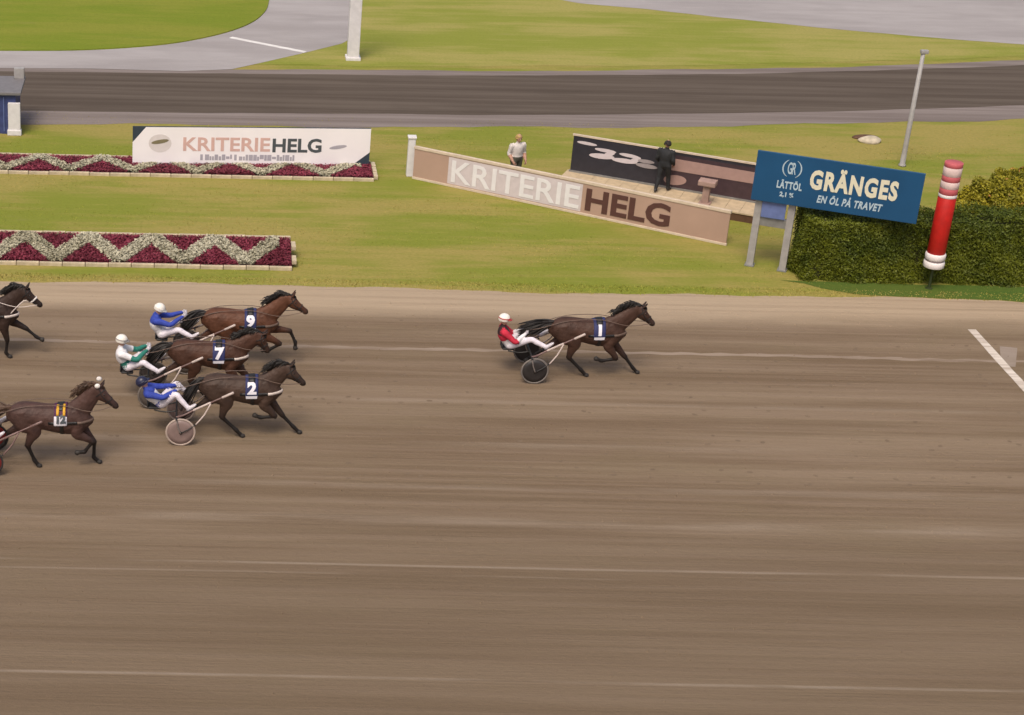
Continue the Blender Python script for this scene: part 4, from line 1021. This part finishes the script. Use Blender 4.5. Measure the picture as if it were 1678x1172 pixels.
# ---- blue brewery sign on posts
A = G(1234, 437); zb = zfor(A, 327); zt = zfor(A, 247); hh = zt-zb
zm = (zb+zt)/2
Am = G(1236, 287, zm); Bm = G(1509, 327, zm)
A = Vector((Am.x, Am.y, 0)); B = Vector((Bm.x, Bm.y, 0)); bd = Board(A, B); Lb = bd.len
root = empty('billboard', A); tag(root, 'blue billboard with cream lettering on two grey posts beside the hedge', 'billboard')
bd.slab('sign_panel', 0, Lb, zb, zt, -.08, 0, M['sign_blue'], root, .01)
U = lambda px: (px-1236)/(1509-1236)*Lb
bd.text('main_lettering', 'GRÄNGES', Lb*.338, Lb*.862, zb+hh*.385, zb+hh*.86, .004, M['letter_cream'], root, offset=.030, extrude=.006, spacing=1.16)
bd.text('slogan', 'EN ÖL PÅ TRAVET', Lb*.398, Lb*.790, zb+hh*.135, zb+hh*.335, .004, M['letter_pale'], root, offset=.010, shear=.2, extrude=.003, spacing=1.12)
bd.text('small_lettering', 'LÄTTÖL', Lb*.145, Lb*.298, zb+hh*.315, zb+hh*.50, .004, M['letter_pale'], root, offset=.010, extrude=.003, spacing=1.12)
bd.text('small_lettering', '2,1 %', Lb*.170, Lb*.255, zb+hh*.135, zb+hh*.25, .004, M['letter_pale'], root, offset=.008, extrude=.003, spacing=1.05)
bd.text('monogram', 'GR', Lb*.195, Lb*.247, zb+hh*.62, zb+hh*.86, .004, M['letter_pale'], root, offset=.006, extrude=.003, spacing=.80)
for s in (-1, 1):       # laurel brackets round the monogram
    cu, cw = Lb*.222, zb+hh*.735; pts = []
    for k in range(13):
        a = rad(-62+124*k/12); pts.append((cu+s*(.26*math.cos(a)), cw+.27*math.sin(a)))
    for k in range(12, -1, -1):
        a = rad(-62+124*k/12); pts.append((cu+s*(.225*math.cos(a)), cw+.265*math.sin(a)))
    bd.poly('laurel', pts if s < 0 else pts[::-1], .010, M['letter_pale'], root)
u1, u2 = U(1250), U(1306)
for u in (u1, u2):
    pst = bd.slab('post', u-.095, u+.095, 0, zb+hh*.6, -.33, -.14, M['steel_light'], root, .012)
    bd.slab('post_foot', u-.13, u+.13, 0, .04, -.37, -.09, M['steel'], pst, .008)
bd.slab('beam', u1, u2, zb*.62, zb*.74, -.30, -.16, M['steel'], root); bd.slab('lower_panel', u1+.1, u2-.15, zb*.76, zb-.02, -.16, -.09, M['blue_panel'], root)
bd.slab('sign_beam', .05, Lb-.05, zb+hh*.18, zb+hh*.30, -.138, -.082, M['steel'], root); bd.slab('sign_beam', .05, Lb-.05, zb+hh*.70, zb+hh*.82, -.138, -.082, M['steel'], root)

# ---- red winning post
A = G(1522, 473); zz0 = zfor(A, 438); zz1 = zfor(A, 265)
root = empty('winning_post', A); tag(root, 'red and white winning post standing before the hedge', 'winning post')
MB().lathe([(.001, 0), (.10, 0), (.10, .02), (.04, .04), (.036, zz0+.02), (.001, zz0+.02)], 20).build('stand', M['stand_green'], root, False)
zr = lambda py: zfor(A, py)
def drum(name, y0, y1, r, m, soft=.03):
    a, b = zr(y0), zr(y1)
    MB().lathe([(.001, a), (r-soft, a), (r, a+soft), (r, b-soft), (r-soft, b), (.001, b)], 32).build(name, m, root, True)
drum('white_ring', 437, 427, .275, M['ring_white'], .02); drum('neck_ring', 427, 424, .235, M['ring_grey'], .008); drum('white_ring', 424, 414, .268, M['ring_white'], .02)
drum('red_drum', 414, 322, .236, M['red'], .01)
for y0, y1, k in ((322, 317, 'ring_white'), (317, 307, 'rose'), (307, 296, 'ring_blush'), (296, 287, 'rose'), (287, 273, 'ring_blush'), (273, 266, 'rose')):
    drum('painted_band', y0, y1, .237 if k == 'rose' else .239, M[k], .006)

# ---- poles
A = G(1478, 272); hh = zfor(A, 88)
root = empty('lamp_post', A); tag(root, 'tall slim grey pole beyond the billboard', 'pole')
MB().lathe([(.001, 0), (.12, 0), (.12, .05), (.085, .08), (.08, .6), (.062, hh), (.001, hh)], 16).build('shaft', M['steel_light'], root, True)
MB().box((.03, 0, hh+.06), (.24, .16, .12), 0, .03).build('lamp_box', M['steel_light'], root)
A = G(578, 97)
root = empty('pillar', A); tag(root, 'thick white pillar beside the asphalt drive, cut by the top edge', 'pillar')
MB().box((0, 0, 2.8), (.44, .44, 5.5), 0, .03).build('shaft', M['white'], root); MB().box((0, 0, .06), (.56, .56, .12), 0, .02).build('plinth', M['white'], root); MB().box((0, 0, 5.6), (.52, .52, .12), 0, .02).build('cap', M['white'], root)

# ---- blue kiosk at the left edge
A = G(34, 221); xk0 = G(-75, 221).x; hk = zfor(A, 156)
dpt = 1.75
root = empty('kiosk', A); tag(root, 'small blue kiosk with grey roof and white corner post at the left edge', 'kiosk')
Wk = A.x-xk0
MB().box((-Wk/2-.1, dpt/2, hk/2), (Wk-.1, dpt-.12, hk), 0, .01).build('wall', M['kiosk_blue'], root)
MB().box((-.20, .0, hk*.40), (.40, .16, hk*.80), 0, .015).build('corner_post', M['white'], root); MB().box((-.20, -.01, .09), (.46, .22, .18), 0, .02).build('post_foot', M['white'], root)
MB().box((-Wk/2-.02, dpt/2, hk+.05), (Wk+.10, dpt+.16, .10), 0, .02).build('roof', M['kiosk_roof'], root)
for i in range(4):
    MB().box((-.55-.5*i, .048, hk*.5), (.03, .03, hk*.86), 0).build('wall_batten', M['blue_panel'], root)
MB().box((-.16, dpt*.9, hk+.28), (.34, .20, .36), 0, .02).build('roof_box', M['steel_light'], root)

# ---- hedge, shrubs, rock
def foliage(name, n, sample, r0, r1, m, parent, rnd, loc0):
    V = []; Fc = []
    for i in range(n):
        c, nrm = sample()
        a = Vector((rnd.gauss(0, 1), rnd.gauss(0, 1), rnd.gauss(0, 1))).normalized(); nn_ = (nrm*0.9+a).normalized()
        e1 = nn_.orthogonal().normalized(); e1 = Matrix.Rotation(rnd.uniform(0, 6.283), 3, nn_) @ e1; e2 = nn_.cross(e1); r = rnd.uniform(r0, r1)
        k = len(V); V += [c-e1*r-loc0, c+e2*r*.5-loc0, c+e1*r-loc0, c-e2*r*.5-loc0]; Fc.append((k, k+1, k+2, k+3))
    return link_mesh(name, V, Fc, m, parent)
rnd = random.Random(11)
hx0 = G(1313, 457).x; hy = G(1400, 462).y; hx1 = hx0+17; hd_, hz = 1.25, 1.78
root = empty('hedge', ((hx0+hx1)/2, hy+hd_/2, 0)); tag(root, 'tall clipped dark green hedge along the right side', 'hedge')
L0 = Vector(((hx0+hx1)/2, hy+hd_/2, 0))
MB().box((0, 0, hz/2-.03), (hx1-hx0-.16, hd_-.2, hz-.12), 0, .05).build('twigs', M['soil'], root)
def hs():
    q = rnd.random(); lump = lambda x, z: .10*math.sin(x*1.9+z*1.1)+.07*math.sin(x*4.3+z*3.1+1)+.05*math.sin(x*9.1+2*z)
    if q < .62:
        x = rnd.uniform(hx0, hx1); z = hz*rnd.random()**.95; return Vector((x, hy+lump(x, z)*.6+rnd.gauss(0, .05)-.02, z)), Vector((0, -1, .5))
    if q < .93:
        x = rnd.uniform(hx0, hx1); y = rnd.uniform(hy, hy+hd_); return Vector((x, y, hz+lump(x, y)*.7+rnd.gauss(0, .045))), Vector((0, 0, 1))
    y = rnd.uniform(hy, hy+hd_); z = rnd.uniform(0, hz); return Vector((hx0+lump(y, z)*.6+rnd.gauss(0, .05), y, z)), Vector((-1, 0, .3))
foliage('foliage', 170000, hs, .018, .044, M['hedge'], root, rnd, L0)['kind'] = 'stuff'
def shrub(px, py, rx, ry, rz_, label, n, seed, flowers=0):
    A = G(px, py); rn = random.Random(seed); root = empty('shrub', A); tag(root, label, 'shrub', 'yellowish shrubs behind the hedge')
    mb = MB()
    for i in range(9):
        a = i*2.4; e = Vector((math.cos(a)*rx*.6, math.sin(a)*ry*.6, rz_*.75)); mb.tube([Vector((math.cos(a)*.06, math.sin(a)*.06, -.02)), e*.5+Vector((0, 0, rz_*.1)), e], [.03, .02, .008], 5, 1)
    mb.build('stems', M['soil'], root)
    def sm():
        d_ = Vector((rn.gauss(0, 1), rn.gauss(0, 1), abs(rn.gauss(0, 1)))).normalized(); k = rn.uniform(.55, 1.0)**.5*(1+.16*math.sin(d_.x*5+d_.y*4+seed)+.10*math.sin(d_.z*9+d_.x*7))
        return A+Vector((d_.x*rx*k, d_.y*ry*k, d_.z*rz_*k)), d_
    foliage('foliage', int(n*2.2), sm, .03, .062, M['shrub'], root, rn, A)
    if flowers: foliage('flowers', flowers, sm, .04, .07, M['flower'], root, rn, A)['kind'] = 'stuff'
shrub(1632, 345, .95, .8, 1.15, 'yellow green shrub just right of the winning post', 5200, 5, 90)
shrub(1690, 322, 1.0, .8, 1.05, 'yellow green shrub with orange flowers at the right picture edge', 5200, 6, 420)
shrub(1585, 352, .6, .6, .75, 'small darker shrub hidden low behind the winning post', 2600, 8)
A = G(1425, 233)
root = empty('rock', A); tag(root, 'low pale rounded rock on the grass near the inner track', 'rock')
rk = MB().ball((0, 0, .05), (.40, .26, .15), 26, 16); rr = random.Random(2)
for p in rk.v: p *= 1+.07*math.sin(p.x*9+1)+.06*math.sin(p.y*13+p.z*9)
rk.build('stone', M['rock'], root, True)
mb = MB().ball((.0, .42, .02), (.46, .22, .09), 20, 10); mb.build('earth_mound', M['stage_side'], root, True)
